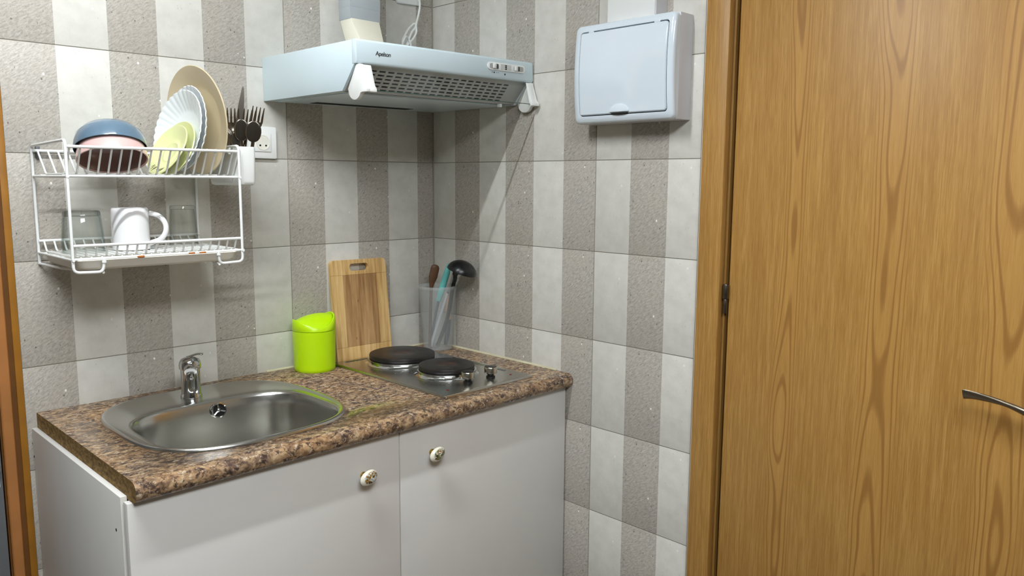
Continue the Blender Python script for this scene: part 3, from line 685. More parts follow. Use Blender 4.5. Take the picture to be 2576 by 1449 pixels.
# ------------------------------------------------------------------ cooker hood
HZ = 1.657
t = thing('cooker_hood', 'white pull-out cooker hood mounted in the corner', 'cooker hood', (-0.301, -0.2, HZ), (0, -0.010, 0))
def HW(x, y, z): return (x+0.301, y+0.2, z-HZ)
def hood(nm, g, m, par=None, **kw):
    g.v = [HW(*p) for p in g.v]; return obj(nm, g, m, par or t, **kw)
g = G(); g.prism([(-0.007, 1.657), (-0.007, 1.770), (-0.440, 1.770), (-0.440, 1.716), (-0.425, 1.714), (-0.372, 1.657)], 0, -0.592, -0.0175)
hood('body', g, 'hood', bevel=0.0015)
for x0, x1 in ((-0.600, -0.592), (-0.0175, -0.0095)):
    g = G(); g.prism([(-0.007, 1.6565), (-0.007, 1.7705), (-0.446, 1.7705), (-0.446, 1.716), (-0.392, 1.6565)], 0, x0, x1); hood('side_cheek', g, 'hood', bevel=0.001)
g = G(); g.prism([(-0.438, 1.7725), (-0.452, 1.7715), (-0.4565, 1.767), (-0.4575, 1.722), (-0.454, 1.7155), (-0.438, 1.7145)], 0, -0.601, -0.0085); fp = hood('front_panel', g, 'hood', bevel=0.0018)
g = G(); g.prism([(-0.4325, 1.7145), (-0.4295, 1.7145), (-0.3750, 1.6572), (-0.3790, 1.6572)], 0, -0.590, -0.019); hood('shade_backing', g, 'void')  # black sheet added to paint the dark seen through the grille holes
# perforated grille (real holes) on the slanted face
A0, A1 = Vector((0, -0.4405, 1.7150)), Vector((0, -0.3865, 1.6570)); sl = (A1-A0); SLN = sl.length; sd = sl.normalized(); nrm = Vector((0, sd.z, -sd.y))
if nrm.y > 0: nrm = -nrm
us = [-0.592]; x = -0.545
for k in range(18): us += [x, x+0.0195]; x += 0.0262
us.append(-0.0175)
vs_ = [0.0]; v0 = 0.0115
for k in range(6): vs_ += [v0, v0+0.0062]; v0 += 0.0108
vs_.append(SLN)
g = G()
def GP(u, v, d): p = A0+sd*v+nrm*d; return (u, p.y, p.z)
for i in range(len(us)-1):
    for j in range(len(vs_)-1):
        a, b, c_, d_ = us[i], us[i+1], vs_[j], vs_[j+1]
        if i % 2 == 1 and j % 2 == 1:
            q = [(a, c_), (b, c_), (b, d_), (a, d_)]
            for k in range(4):
                p, r = q[k], q[(k+1) % 4]; g.add([GP(*p, 0), GP(*r, 0), GP(*r, -0.0025), GP(*p, -0.0025)], [(0, 1, 2, 3)])
        else: g.add([GP(a, c_, 0), GP(b, c_, 0), GP(b, d_, 0), GP(a, d_, 0)], [(0, 1, 2, 3)])
hood('grille', g, 'hoodgrey', merge=True)
# bottom details
g = G(); g.box((-0.57, -0.365, 1.6548), (-0.03, -0.03, 1.657)); hood('bottom_panel', g, 'hood', bevel=0.001)
g = G(); g.box((-0.49, -0.100, 1.6540), (-0.16, -0.062, 1.6549)); hood('recess_shade', g, 'void')  # underside recess, its dark painted as a flat black strip
for bx in (-0.575, -0.075):
    g = G(); g.box((bx-0.004, -0.395, 1.648), (bx+0.004, -0.383, 1.657)); hood('clip', g, 'plastic', bevel=0.001)
# pull-out visor: glass and end caps
g = G(); g.prism([(-0.4555, 1.7130), (-0.4590, 1.7130), (-0.4765, 1.6545), (-0.4730, 1.6545)], 0, -0.585, -0.027); vz = hood('visor_glass', g, 'visor')
g = G(); g.prism([(-0.4730, 1.6546), (-0.4765, 1.6546), (-0.4773, 1.6528), (-0.4735, 1.6528)], 0, -0.585, -0.027); hood('glass_edge', g, 'glassedge', vz)
def fan(cy, cz, r):
    arc = [(cy+r*math.cos(math.radians(a)), cz+r*math.sin(math.radians(a))) for a in range(195, 346, 12)]
    return arc
for x0, x1, fx0, fx1 in ((-0.5965, -0.585, -0.585, -0.566), (-0.0245, -0.013, -0.042, -0.0245)):
    poly = [(-0.4470, 1.7140), (-0.4610, 1.7140), (-0.4650, 1.7010), (-0.4775, 1.6650), (-0.4860, 1.6560), (-0.4860, 1.6490), (-0.4700, 1.6490)]
    poly += [(y, z) for y, z in fan(-0.4380, 1.6600, 0.0270)][1:-1] + [(-0.4105, 1.6600)]
    g = G(); g.prism(poly, 0, x0, x1); cp = hood('visor_cap', g, 'plastic', bevel=0.0012)
    g = G(); g.prism([(-0.4600, 1.7130), (-0.4645, 1.7120), (-0.4790, 1.6650), (-0.4860, 1.6560), (-0.4860, 1.6490), (-0.4740, 1.6490), (-0.4730, 1.6560)], 0, fx0, fx1); hood('cap_flange', g, 'plastic', cp, bevel=0.001)
# controls
zc = 1.7475; x0, x1 = -0.187, -0.044
g = G(); g.prism(rrect(x0, zc-0.0105, x1, zc+0.0105, 0.0104, 8), 1, -0.4605, -0.4570); cpn = hood('control_panel', g, 'plastic', bevel=0.0012)
for a, b, sx in ((-0.180, -0.147, -0.165), (-0.090, -0.052, -0.083)):
    g = G(); g.prism(rrect(a, zc-0.0068, b, zc+0.0068, 0.005, 5), 1, -0.4611, -0.4604); hood('slider_slot', g, 'hoodgrey', cpn)
    g = G(); g.box((sx-0.0045, -0.4655, zc-0.0062), (sx+0.0045, -0.4611, zc+0.0062)); hood('slider', g, 'plastic', cpn, bevel=0.001)
    g = G(); g.box((sx+0.012, -0.4616, zc-0.006), (sx+0.0155, -0.4611, zc+0.006)); hood('slider_mark', g, 'ink', cpn)
for k in range(6):
    zz = zc-0.0065+0.0026*k; g = G(); g.box((-0.140, -0.4610, zz-0.0003), (-0.100, -0.4605, zz+0.0003)); hood('printed_line', g, 'hoodgrey', cpn)
for k in range(3):
    g = G(); g.box((-0.1225, -0.4612, zc-0.0060+0.0043*k), (-0.1165, -0.4606, zc-0.0030+0.0043*k)); hood('vent_mark', g, 'ink', cpn)
for xx, zz, ww in ((-0.168, 1.7315, 0.0012), (-0.161, 1.7313, 0.0020), (-0.1205, 1.7290, 0.0022), (-0.153, 1.7314, 0.0008), (-0.146, 1.7314, 0.0008)):
    g = G(); g.prism([(xx+ww*math.cos(a), zz+ww*1.2*math.sin(a)) for a in [2*PI*k/10 for k in range(10)]], 1, -0.4578, -0.4568); hood('printed_mark', g, 'ink', cpn)
# logo lettering
cu = bpy.data.curves.new('logo', 'FONT'); cu.body = 'Apelson'; cu.size = 0.0145; cu.shear = 0.12; cu.extrude = 0.0002; cu.space_character = 0.92
to = bpy.data.objects.new('logo_tmp', cu); C.objects.link(to)
dg = bpy.context.evaluated_depsgraph_get(); lm = bpy.data.meshes.new_from_object(to.evaluated_get(dg)); bpy.data.objects.remove(to)
lo = link('logo_lettering', lm, 'ink', t); lo.location = HW(-0.548, -0.4577, 1.7375); lo.rotation_euler = (PI/2, 0, 0)
# ------------------------------------------------------------------ extractor duct on the hood
t = thing('extractor_duct', 'rectangular extractor duct with grey tape rising from the hood', 'duct', (-0.40, -0.19, 1.772))
def rect3(x0, x1, y0, y1, z): return [(x0, y0, z), (x1, y0, z), (x1, y1, z), (x0, y1, z)]
g = G(); g.loft([rect3(-0.446, -0.379, -0.268, -0.190, 1.7725), rect3(-0.446, -0.379, -0.268, -0.190, 1.778), rect3(-0.441, -0.347, -0.194, -0.143, 1.873)]); obj('adaptor', g, 'creamplastic', t, world=True, bevel=0.002)
g = G(); g.loft([rect3(-0.4425, -0.3455, -0.1960, -0.1415, 1.869), rect3(-0.4425, -0.3455, -0.1960, -0.1415, 1.952)]); tp = obj('tape_wrap', g, 'tape', t, world=True, bevel=0.0015)
g = G(); g.loft([rect3(-0.4430, -0.3450, -0.1965, -0.1410, 1.900), rect3(-0.4430, -0.3450, -0.1965, -0.1410, 1.9285)]); obj('tape_layer', g, 'tape', t, world=True, bevel=0.001)
g = G(); g.loft([rect3(-0.441, -0.347, -0.194, -0.143, 1.873), rect3(-0.441, -0.347, -0.194, -0.143, CEIL)]); obj('duct_pipe', g, 'creamplastic', t, world=True, bevel=0.003)
# ------------------------------------------------------------------ junction plate and cable
t = thing('junction_plate', 'white blank wall plate above the hood near the corner', 'wall plate', (-0.106, -0.006, 2.025))
g = G(); g.prism(rrect(-0.153, 1.982, -0.0605, 2.072, 0.007), 1, -0.016, -0.006); obj('plate', g, 'plastic', t, world=True, bevel=0.002).rotation_euler = (0, math.radians(-2.5), 0)
g = G(); g.prism(rrect(-0.130, 2.000, -0.082, 2.052, 0.003), 1, -0.0175, -0.016); obj('insert', g, 'plastic', t, world=True, bevel=0.0006)
yy = -0.04
cpts = [(-0.075, -0.012, 2.03), (-0.080, -0.03, 2.005), (-0.0832, yy, 1.980), (-0.0882, yy, 1.952), (-0.0963, yy, 1.9275), (-0.102, yy-0.004, 1.914), (-0.1029, yy-0.006, 1.8946), (-0.1155, yy-0.006, 1.874), (-0.1311, yy-0.006, 1.8579), (-0.146, yy-0.005, 1.842), (-0.152, yy, 1.846), (-0.1476, yy+0.003, 1.8677), (-0.1383, yy+0.004, 1.8829), (-0.1243, yy+0.004, 1.9036), (-0.1057, yy+0.002, 1.9203), (-0.1000, yy-0.001, 1.916), (-0.1075, yy-0.003, 1.905), (-0.1168, yy-0.003, 1.8951), (-0.1278, yy-0.003, 1.8748), (-0.140, yy-0.003, 1.852), (-0.150, yy-0.006, 1.82), (-0.158, yy-0.01, 1.790), (-0.160, yy-0.01, 1.776)]
g = G(); g.tube(spline(cpts, 7), 0.0033, 8); tag(obj('power_cable', g, 'plastic'), 'white power cable looped up behind the hood', 'cable')
t2 = [(-0.1525+0.0085*math.cos(a)*0.9, yy-0.003+0.010*math.sin(a)*0.5, 1.858+0.017*math.sin(a)) for a in [2*PI*k/24 for k in range(24)]]
t2 = [(-0.1445+0.0145*math.cos(a), yy-0.012+0.004*math.sin(2*a), 1.857+0.019*math.sin(a)) for a in [2*PI*k/28 for k in range(28)]]
g = G(); g.tube(t2, 0.0033, 8, closed=True); tag(obj('cable_tie', g, 'plastic'), 'small white ring of cable tying the loop above the hood', 'cable')

# ------------------------------------------------------------------ distribution box and trunking
YB0, YB1, ZB0, ZB1 = -0.978, -0.674, 1.590, 1.835
t = thing('distribution_box', 'white electrical distribution box with a curved door on the right wall', 'fuse box', (-0.006, (YB0+YB1)/2, ZB0))
def bulge(z): k = (z-ZB0)/(ZB1-ZB0); return 0.010*math.sin(PI*min(1, max(0, k)))**0.8
nz = 14
g = G(); zs = [ZB0+(ZB1-ZB0)*k/nz for k in range(nz+1)]
g.loft([[(-0.0065, y, ZB0), (-0.060, y, ZB0), (-0.060, y, ZB1), (-0.0065, y, ZB1)] for y in (YB0, YB1)]); obj('back_box', g, 'boxside', t, world=True, bevel=0.002)
g = G()
def bring(ins, dx): return [(-(0.080+bulge(z))+dx, y, z) for y, z in []]
def frame_loop(ins, r, dx):
    pts = rrect(YB0+ins, ZB0+ins, YB1-ins, ZB1-ins, r, 5)
    out = []
    # subdivide vertical runs so that the front can bow
    n_ = len(pts)
    for i in range(n_):
        a, b = pts[i], pts[(i+1) % n_]; out.append(a)
        if abs(b[1]-a[1]) > 0.05:
            for k in range(1, 12): out.append((a[0]+(b[0]-a[0])*k/12, a[1]+(b[1]-a[1])*k/12))
    return [(-(0.076+bulge(z))+dx, y, z) for y, z in out]
def flat_loop(ins, r, x): return [(x, p[1], p[2]) for p in frame_loop(ins, r, 0)]
g.loft([flat_loop(0.001, 0.010, -0.055), frame_loop(0.0, 0.012, 0.010), frame_loop(0.0005, 0.012, 0.004), frame_loop(0.004, 0.012, 0.0), frame_loop(0.017, 0.009, 0.0), frame_loop(0.0185, 0.008, 0.004)], (True, False)); obj('front_frame', g, 'boxwhite', t, world=True, smooth=50)
g = G(); g.loft([frame_loop(0.0180, 0.008, 0.0045), frame_loop(0.0260, 0.006, 0.0050)], (False, True)); obj('door_gap', g, 'void', t, world=True)
g = G()
L0, L1, L2 = frame_loop(0.0200, 0.008, 0.003), frame_loop(0.0204, 0.008, -0.0006), frame_loop(0.0225, 0.0065, -0.0016)
g.loft([L0, L1, L2], (False, False))
y0, y1 = YB0+0.0225, YB1-0.0225; z0, z1 = ZB0+0.0225, ZB1-0.0225
# bowed door skin
cols = [y0+(y1-y0)*k/10 for k in range(11)]; rows = [z0+(z1-z0)*k/18 for k in range(19)]
dr_ = obj('box_door', g, 'boxwhite', t, world=True, smooth=60)
g = G()
for i in range(len(cols)-1):
    for j in range(len(rows)-1):
        q = [(cols[i], rows[j]), (cols[i+1], rows[j]), (cols[i+1], rows[j+1]), (cols[i], rows[j+1])]
        g.add([(-(0.076+bulge(z))-0.0016, y, z) for y, z in q], [(0, 1, 2, 3)])
obj('door_skin', g, 'boxwhite', dr_, merge=True, smooth=60).location = -t.location
for hy in (YB0+0.052, YB1-0.052):
    g = G(); g.box((-0.0805, hy-0.008, ZB1-0.0245), (-0.0770, hy+0.008, ZB1-0.0150)); obj('hinge_tab', g, 'boxwhite', t, world=True, bevel=0.0008)
yc = (YB0+YB1)/2+0.004
g = G(); pr = [(yc+0.030*math.cos(a), ZB0+0.0235+0.020*math.sin(a)) for a in [PI*k/14 for k in range(15)]]
g.prism([(y, z) for y, z in pr], 0, -0.0855, -0.0800); obj('latch_tab', g, 'boxwhite', dr_, bevel=0.0015).location = -t.location
g = G(); pr = [(yc+0.026*math.cos(a), ZB0+0.0215-0.005*math.sin(a)) for a in [PI*k/10 for k in range(11)]]
g.prism(pr, 0, -0.0825, -0.0770); obj('latch_recess', g, 'void', dr_).location = -t.location
t = thing('cable_trunking', 'white cable trunking running up the wall from the fuse box', 'trunking', (-0.03, -0.83, ZB1))
g = G(); g.box((-0.055, -0.900, ZB1+0.0005), (-0.0065, -0.757, CEIL)); obj('cover', g, 'plastic', t, world=True, bevel=0.001)
g = G(); g.box((-0.052, -0.9025, ZB1+0.0005), (-0.0065, -0.900, CEIL)); obj('side_wall', g, 'boxside', t, world=True)

# ------------------------------------------------------------------ wall socket
t = thing('wall_socket', 'white wall socket half hidden behind the cutlery', 'socket', (-0.613, -0.006, 1.542), (0, math.radians(0.6), 0))
g = G(); g.prism(rrect(-0.0425, -0.043, 0.0425, 0.043, 0.005), 1, -0.011, 0); obj('plate', g, 'plastic', t, bevel=0.002)
g = G(); g.prism(rrect(-0.0245, -0.0245, 0.0245, 0.0245, 0.002), 1, -0.0135, -0.011); ins = obj('insert', g, 'plastic', t, bevel=0.0008)
g = G(); g.lathe([(0.0205, 0), (0.0205, 0.0012), (0.0185, 0.0012), (0.0180, 0.0006), (0.001, 0.0006)], 36); wl = obj('outlet_well', g, 'socketbeige', ins, loc=(0, -0.0135, 0), rot=(PI/2, 0, 0))
for s in (-1, 1):
    g = G(); g.lathe([(0.0026, 0), (0.0026, 0.0011)], 12); obj('pin_hole', g, 'void', ins, loc=(s*0.0085, -0.0135, -0.008), rot=(PI/2, 0, 0))

# ------------------------------------------------------------------ dish rack
XL, XR, YBK, YFR = -1.172, -0.800, -0.012, -0.255
Z_TOP, Z_RAIL, Z_UP, Z_LR, Z_LO, Z_BOT = 1.521, 1.508, 1.449, 1.303, 1.277, 1.248
t = thing('dish_rack', 'white two-tier wire dish rack hung on the tiled wall', 'dish rack', ((XL+XR)/2, -0.0, Z_BOT))
def rk(nm, pts, r, par=None, seg=8, **kw):
    g = G(); g.tube(pts, r, seg, **kw); return obj(nm, g, 'wire', par or t, world=(par is None), smooth=60)
RW = 0.0033
for s, x in ((1, XL), (-1, XR)):
    rk('end_frame', fillet([(x, YBK, Z_BOT), (x, YBK, Z_TOP-0.006), (x, YFR, Z_TOP), (x, YFR, Z_BOT), (x+s*0.058, YFR, Z_BOT-0.002), (x+s*0.060, YFR-0.002, Z_BOT+0.022)], 0.012), RW)
    rk('tier_bar', [(x, YBK-0.0, Z_UP-0.002), (x, YFR-0.004, Z_UP-0.002)], RW*0.9)
    rk('tier_bar', [(x, YBK, Z_LO-0.003), (x, YFR-0.006, Z_LO-0.003)], RW*0.9)
    rk('foot_bar', [(x, YBK, Z_BOT+0.001), (x+s*0.02, -0.10, Z_BOT-0.004), (x+s*0.058, YFR, Z_BOT-0.003)], RW*0.9)
    g = G(); g.tube([(x+s*0.060, YFR-0.002, Z_BOT+0.018), (x+s*0.060, YFR-0.002, Z_BOT+0.0265)], [0.0048, 0.0042], 10); obj('end_cap', g, 'plastic', t, world=True)
YU0, YU1 = -0.072, -0.212
rk('rail', [(XL, YFR+0.006, Z_RAIL), (XR, YFR+0.006, Z_RAIL)], RW); rk('rail', [(XL, YBK-0.006, Z_RAIL-0.004), (XR, YBK-0.006, Z_RAIL-0.004)], RW)
rk('rail', [(XL-0.001, YU1-0.012, Z_UP-0.001), (XR+0.008, YU1-0.012, Z_UP-0.001)], RW*0.9); rk('rail', [(XL-0.001, YU0, Z_UP-0.001), (XR+0.006, YU0, Z_UP-0.001)], RW*0.9)
rk('rail', [(XL, YFR+0.006, Z_LR), (XR, YFR+0.006, Z_LR)], RW); rk('rail', [(XL, YBK-0.006, Z_LR-0.002), (XR, YBK-0.006, Z_LR-0.002)], RW)
rk('rail', [(XL, YFR+0.012, Z_LO-0.003), (XR+0.010, YFR+0.012, Z_LO-0.003)], RW); rk('rail', [(XL, -0.13, Z_LO-0.004), (XR, -0.13, Z_LO-0.004)], RW*0.8); rk('rail', [(XL, -0.04, Z_LO-0.003), (XR, -0.04, Z_LO-0.003)], RW*0.8)
NW = 18
gu = G(); gu.tube(fillet([(0, YBK-0.004, Z_RAIL-0.002-Z_BOT), (0, YU0, Z_UP+0.003-Z_BOT), (0, YU1, Z_UP+0.003-Z_BOT), (0, YFR+0.007, Z_RAIL+0.003-Z_BOT)], 0.008, 4), 0.0021, 6); mu = gu.mesh('wire', smooth=60)
gl_ = G(); gl_.tube(fillet([(0, YBK-0.004, Z_LR-Z_BOT), (0, -0.036, Z_LO-Z_BOT+0.001), (0, YFR+0.020, Z_LO-Z_BOT+0.001), (0, YFR+0.007, Z_LR+0.002-Z_BOT)], 0.006, 4), 0.0021, 6); ml = gl_.mesh('wire', smooth=60)
for k in range(NW):
    x = (k+0.5)/NW*(XR-XL)+(XL-XR)/2
    link('wire', mu, 'wire', t, (x, 0, 0)); link('wire', ml, 'wire', t, (x, 0, 0))
for k in range(NW-1):     # finer floor wires of the lower tier
    x = (k+1)/NW*(XR-XL)+(XL-XR)/2
    if k == 0: mf = G().tube([(0, -0.03, Z_LO-Z_BOT+0.0005), (0, YFR+0.016, Z_LO-Z_BOT+0.0005)], 0.0018, 6).mesh('floor_wire', smooth=60)
    link('floor_wire', mf, 'wire', t, (x, 0, 0))
for x in (XL+0.012, XR-0.02):
    g = G(); g.box((x-0.004, -0.018, Z_RAIL-0.020), (x+0.004, -0.0065, Z_RAIL+0.006)); obj('wall_hook', g, 'darkgrey', t, world=True, bevel=0.001)
for x, y in ((-1.035, YFR+0.006), (-0.920, YFR+0.012), (-0.895, YFR+0.010)):
    g = G(); g.tube([(x-0.006, y-0.0028, Z_LO-0.0035), (x+0.008, y-0.0028, Z_LO-0.003)], 0.0022, 7); obj('rust_spot', g, 'rust', t, world=True)
# drip tray
t = thing('drip_tray', 'shallow white plastic drip tray under the lower rack tier', 'tray', ((XL+XR)/2, -0.13, Z_BOT+0.002))
def trl(ins, z): return [(x, y, z) for x, y in rrect(XL+0.006+ins, YFR+0.004+ins, XR-0.006-ins, -0.022-ins*0.6, 0.018, 6)]
g = G(); g.loft([trl(0.022, 1.2495), trl(0.016, 1.2500), trl(0.006, 1.2560), trl(0.0015, 1.2700), trl(0.0, 1.2710), trl(0.0015, 1.2722), trl(0.004, 1.2710), trl(0.010, 1.2570), trl(0.022, 1.2520)], (True, True))
obj('tray_body', g, 'tray', t, world=True, smooth=50)

# ------------------------------------------------------------------ tableware on the rack
def ndir(az, el): a, e = math.radians(az), math.radians(el); return Vector((math.cos(a)*math.cos(e), math.sin(a)*math.cos(e), math.sin(e)))
def dish(name, label, cat, c, nvec, prof, mat, group=None, wob=None, seg=64):
    """lathe with local +z = facing direction, z=0 at the rim plane"""
    g = G(); g.lathe(prof, seg, wob=wob)
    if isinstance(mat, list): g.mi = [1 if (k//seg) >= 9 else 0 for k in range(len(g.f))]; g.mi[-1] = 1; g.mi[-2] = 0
    o = obj(name, g, mat, None, smooth=50)
    o.location = c; o.rotation_euler = orient(nvec); return tag(o, label, cat, group)
n1 = ndir(257.3, -67.1)
def bowlprof(r, d, th): return [(0.001, -d), (r*0.42, -d), (r*0.46, -d+0.001), (r*0.72, -d+0.006), (r*0.90, -d*0.62), (r*0.975, -d*0.30), (r, -0.003), (r, 0), (r-th*0.5, 0.0008), (r-th, -0.002), (r*0.975-th, -d*0.30), (r*0.90-th, -d*0.60), (r*0.70, -d+0.006+th), (0.001, -d+th)]
pc = Vector((-1.0466, -0.150, 1.4835))
dish('pink_bowl', 'pale pink bowl upside down under the blue bowl on the rack', 'bowl', pc, n1, bowlprof(0.0735, 0.058, 0.004), ['pink', 'pinkshade'], 'stacked bowls on the rack')
dish('blue_bowl', 'grey-blue bowl upside down on top of the pink bowl', 'bowl', pc-n1*0.0280+Vector((-0.0015, 0, 0)), n1, bowlprof(0.0755, 0.053, 0.0032)[:8]+[(0.0745, 0.0008), (0.0736+0.0003, -0.002), (0.0736, -0.006), (0.0725, -0.015), (0.068, -0.030), (0.053, -0.0475), (0.001, -0.0485)], 'blue', 'stacked bowls on the rack')
rB = 0.128
dish('dinner_plate', 'large beige dinner plate standing at the right end of the rack', 'plate', (-0.8485, -0.14, 1.5825), ndir(187.2, -5.9),
     [(0.001, -0.0225), (0.070, -0.0225), (0.078, -0.0215), (0.100, -0.012), (rB, -0.0022), (rB+0.0006, -0.0005), (rB-0.001, 0.0008), (rB-0.003, 0.0002), (0.100, -0.0085), (0.080, -0.0165), (0.072, -0.0185), (0.001, -0.0185)], 'beige')
rW = 0.0995
def scal(t, r): return 1+0.012*max(0, (r-0.05)/0.05)*abs(math.sin(t*17))**0.7
def flute(c, az, el, label):
    g = G(); seg = 34*6; A = [2*PI*j/seg for j in range(seg)]; R = []
    for r, z, am in [(0.001, -0.0265, 0), (0.052, -0.0265, 0), (0.060, -0.0245, 0.1), (0.082, -0.0115, 0.6), (rW, -0.0018, 1), (rW+0.0008, -0.0004, 1), (rW-0.0006, 0.0010, 1), (0.082, -0.0075, 0.7), (0.062, -0.0195, 0.2), (0.054, -0.0225, 0), (0.001, -0.0225, 0)]:
        R.append([(r*(1+0.013*am*abs(math.sin(17*a)))*math.cos(a), r*(1+0.013*am*abs(math.sin(17*a)))*math.sin(a), z+0.0022*am*(abs(math.sin(17*a))-0.5)) for a in A])
    g.loft(R); o = obj('fluted_plate', g, 'opal', None, smooth=40); o.location = c; o.rotation_euler = orient(ndir(az, el)); return tag(o, label, 'plate', 'white fluted plates on the rack')
flute((-0.8954, -0.140, 1.5535), 187.5, 12.5, 'front white fluted soup plate behind the green saucers')
flute((-0.8750, -0.137, 1.5630), 184.0, 7.0, 'rear white fluted soup plate next to the beige plate')
rG = 0.067
gp = [(0.001, -0.0155), (0.030, -0.0155), (0.036, -0.0145), (0.052, -0.0085), (rG, -0.0022), (rG+0.0004, -0.0006), (rG-0.0010, 0.0008), (rG-0.003, 0.0), (0.052, -0.0050), (0.037, -0.0105), (0.026, -0.0118), (0.0245, -0.0108), (0.023, -0.0118), (0.001, -0.0118)]
s1 = dish('green_saucer', 'front pale green saucer with dark painted strokes leaning in the rack', 'saucer', (-0.9257, -0.150, 1.5105), ndir(188.8, 30), gp, 'green', 'green saucers on the rack')
s2 = dish('green_saucer', 'rear pale green saucer tucked behind the front saucer', 'saucer', (-0.9040, -0.147, 1.5150), ndir(190, 22), [(r*1.02, z) for r, z in gp], 'green', 'green saucers on the rack')
g = G()
for x, y, a, L in ((-0.030, -0.045, 70, 0.014), (-0.024, -0.048, 80, 0.017), (-0.020, -0.046, 65, 0.012), (-0.033, -0.040, 60, 0.010), (0.000, -0.052, 75, 0.013), (0.006, -0.053, 80, 0.016), (0.011, -0.049, 70, 0.012), (-0.008, -0.050, 15, 0.010)):
    r_ = math.hypot(x, y); zz = -0.0050+(r_-0.052)*0.34+0.0009
    dx, dy = math.cos(math.radians(a))*L/2, math.sin(math.radians(a))*L/2
    def zf(px, py): rr_ = math.hypot(px, py); return (-0.0105+(rr_-0.037)*0.367 if rr_ < 0.052 else -0.0050+(rr_-0.052)*0.36)+0.0006
    g.tube([(x-dx, y-dy, zf(x-dx, y-dy)), (x, y, zf(x, y)), (x+dx, y+dy, zf(x+dx, y+dy))], [0.0003, 0.0006, 0.0002], 6)
obj('painted_strokes', g, 'ink', s1)
# lower tier: glasses and mug
zf_ = Z_LO+0.0035
t = thing('tumbler', 'wide clear tumbler upside down at the left of the lower tier', 'glass', (-1.114, -0.135, zf_), group='drinking glasses on the rack')
g = G(); g.lathe([(0.0425, 0.0), (0.0435, 0.001), (0.0425, 0.03), (0.0385, 0.078), (0.0372, 0.0885), (0.0345, 0.0915), (0.001, 0.0915), (0.001, 0.081), (0.0345, 0.080), (0.0365, 0.076), (0.0405, 0.03), (0.0415, 0.001)], 48, caps=(False, False)); obj('glass_body', g, 'glass', t, smooth=50)
g = G(); g.lathe([(0.0364, 0.0795), (0.0370, 0.083), (0.0364, 0.0905), (0.0335, 0.0914), (0.0335, 0.0800)], 40, caps=(False, False)); obj('thick_base', g, 'glass2', t, smooth=50)
t = thing('faceted_tumbler', 'narrow clear faceted tumbler upside down at the right of the lower tier', 'glass', (-0.869, -0.085, zf_), group='drinking glasses on the rack')
def fac(tt, r): return 1-0.025*abs(math.sin(tt*5))
g = G(); g.lathe([(0.0345, 0.0), (0.0345, 0.002), (0.0325, 0.05), (0.0300, 0.094), (0.0285, 0.0975), (0.001, 0.0975), (0.001, 0.089), (0.0275, 0.088), (0.0300, 0.05), (0.0325, 0.002)], 60, caps=(False, False), wob=fac); obj('glass_body', g, 'glass2', t, smooth=25)
t = thing('mug', 'white glazed mug upside down in the middle of the lower tier', 'mug', (-1.010, -0.130, zf_))
g = G(); g.lathe([(0.0385, 0.0), (0.0402, 0.0012), (0.0405, 0.02), (0.0402, 0.085), (0.0392, 0.0935), (0.0365, 0.0960), (0.028, 0.0962), (0.0265, 0.0945), (0.001, 0.0945), (0.001, 0.090), (0.034, 0.089), (0.0365, 0.084), (0.0368, 0.002)], 56, caps=(False, False)); obj('mug_body', g, 'mug', t, smooth=50)
hp = [(0.040+0.001, 0, 0.083)] + [(0.043+0.033*math.sin(math.radians(a)), -0.006*math.sin(math.radians(a)), 0.0490+0.0330*math.cos(math.radians(a))) for a in range(6, 176, 10)] + [(0.0385, 0, 0.013)]
g = G(); g.tube(hp, 0.0052, 12, flat=(0.9, 1.15, (0, 1, 0))); obj('handle', g, 'mug', t, smooth=60, rot=(0, 0, math.radians(-24)))

# ------------------------------------------------------------------ cutlery holder and cutlery
HXa, HXb, HYa, HYb, HZa, HZb = -0.794, -0.750, -0.246, -0.075, 1.428, 1.520
t = thing('cutlery_holder', 'white plastic cutlery holder hung on the right end of the rack', 'cutlery holder', ((HXa+HXb)/2, (HYa+HYb)/2, HZa))
def hl(ins, z, r=0.010): return [(x, y, z) for x, y in rrect(HXa+ins, HYa+ins, HXb-ins, HYb-ins, r, 5)]
g = G(); g.loft([hl(0.008, HZa), hl(0.0025, HZa+0.003), hl(0.001, HZa+0.010), hl(0.0, HZb-0.002), hl(0.0005, HZb), hl(0.0022, HZb-0.0005), hl(0.003, HZa+0.010), hl(0.008, HZa+0.004)], (True, True)); obj('holder_body', g, 'plastic', t, world=True, smooth=50)
g = G(); g.tube(fillet([(HXa+0.001, -0.215, HZb-0.012), (HXa-0.004, -0.215, HZb-0.002), (HXa-0.010, -0.215, HZb-0.006), (HXa-0.010, -0.215, HZb-0.018)], 0.003), 0.003, 8); obj('hook', g, 'plastic', t, world=True)
vdir = Vector((-0.42, -0.90, 0)).normalized(); rdir = Vector((0.90, -0.42, 0))
def curve_strip(pts, widths, th, name, parent, mat, up_):
    g = G(); g.tube(pts, [(th, w) for w in widths], 10, flat=(1, 1, up_)); return obj(name, g, mat, parent, smooth=60)
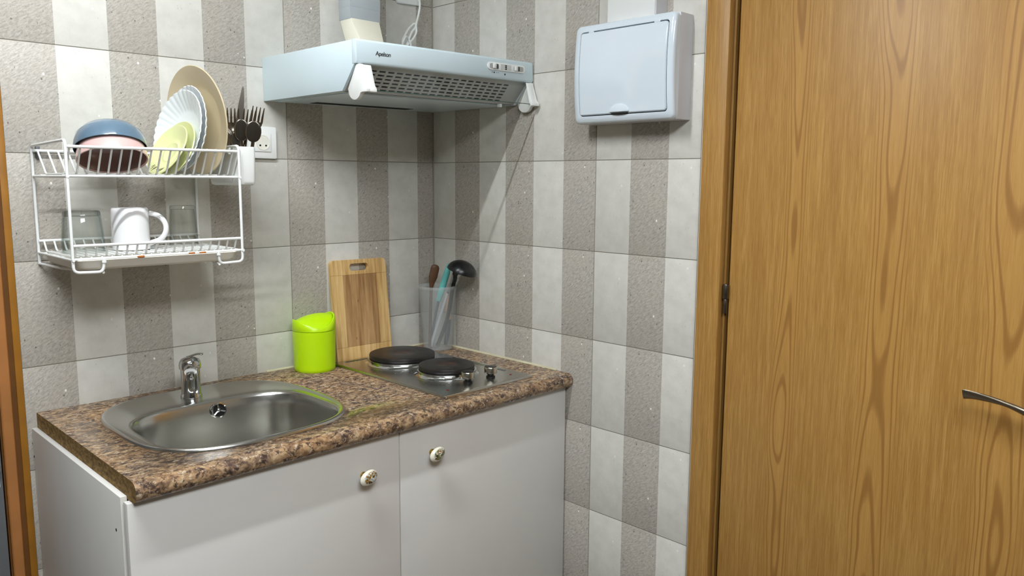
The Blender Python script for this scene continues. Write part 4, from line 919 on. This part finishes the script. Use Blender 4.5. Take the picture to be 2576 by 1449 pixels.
def fork(label, base, lean, rotz, h=0.165):
    t = thing('fork', label, 'fork', base, (lean[0], lean[1], rotz), 'cutlery in the holder')
    curve_strip([(0, 0, 0), (0, 0, h*0.45), (0, 0.001, h*0.62), (0, 0.003, h*0.72)], [0.007, 0.0045, 0.004, 0.0045], 0.0016, 'handle', t, 'cutlery', (0, 1, 0))
    curve_strip([(0, 0.003, h*0.71), (0, 0.0045, h*0.75), (0, 0.0045, h*0.80), (0, 0.004, h*0.83)], [0.0045, 0.012, 0.0148, 0.0148], 0.0013, 'neck', t, 'cutlery', (0, 1, 0))
    for k in range(4):
        x = -0.0126+0.0084*k; g = G(); g.tube([(x, 0.004, h*0.815), (x, 0.002, h*0.90), (x*1.04, -0.002, h*1.0+0.004)], [(0.0013, 0.0027), (0.0013, 0.0025), (0.0006, 0.0010)], 8, flat=(1, 1, (0, 1, 0))); obj('tine', g, 'cutlery', t, smooth=60)
    return t
rz = math.atan2(rdir.y, rdir.x)
fork('fork with gleaming neck at the left of the cutlery holder', (-0.7690, -0.160, HZa+0.0055), (0.0, math.radians(1.5), 0), rz, 0.178)
fork('fork standing in the middle of the cutlery holder', (-0.764, -0.18, HZa+0.0055), (math.radians(-3), math.radians(10), 0), rz, 0.178)
fork('rightmost fork in the cutlery holder', (-0.762, -0.212, HZa+0.0055), (math.radians(-4), math.radians(11), 0), rz, 0.184)
t = thing('table_knife', 'table knife with its blade pointing up in the cutlery holder', 'knife', (-0.766, -0.165, HZa+0.0055), (math.radians(-2), math.radians(5), rz), 'cutlery in the holder')
curve_strip([(0, 0, 0), (0, 0, 0.06), (0, 0, 0.125)], [0.007, 0.007, 0.006], 0.003, 'handle', t, 'cutlery', (0, 1, 0))
g = G(); g.prism([(-0.0085, 0.125), (0.0085, 0.125), (0.0100, 0.16), (0.0095, 0.205), (0.0075, 0.232), (0.0045, 0.238), (0.0020, 0.230), (-0.0040, 0.19), (-0.0080, 0.15)], 1, -0.0009, 0.0009); obj('blade', g, 'cutlery', t, bevel=0.0004, bseg=1)
def spoon(label, base, lean, h, w=0.017):
    t = thing('table_spoon', label, 'spoon', base, (lean[0], lean[1], rz), 'cutlery in the holder')
    curve_strip([(0, 0, 0), (0, 0, h*0.4), (0, 0, h*0.68)], [0.007, 0.0045, 0.0038], 0.0016, 'handle', t, 'cutlery', (0, 1, 0))
    g = G(); R = []
    for k in range(11):
        a = PI*k/10; zz = h*0.85-h*0.17*math.cos(a); ww = w*max(0.12, math.sin(a))**0.8; R.append([(ww*math.cos(b), 0.0075*math.sin(a)*(math.sin(b)*0.55+0.5*math.sin(b)**2)+(-0.002), zz) for b in [2*PI*j/16 for j in range(16)]])
    g.loft(R); obj('spoon_bowl', g, 'cutlery', t, smooth=70)
spoon('spoon with dark reflective bowl in front of the middle fork', (-0.766, -0.195, HZa+0.0055), (math.radians(2), math.radians(2), 0), 0.150, 0.0175)
spoon('rightmost spoon in front of the right fork', (-0.7585, -0.222, HZa+0.0055), (math.radians(2), math.radians(6), 0), 0.146, 0.0185)
spoon('small spoon low in the cutlery holder beside the plate', (-0.7800, -0.165, HZa+0.0055), (0, math.radians(-3)), 0.125, 0.014)
spoon('teaspoon tilted between the left fork and the knife', (-0.7745, -0.185, HZa+0.0055), (0, math.radians(2)), 0.122, 0.013)
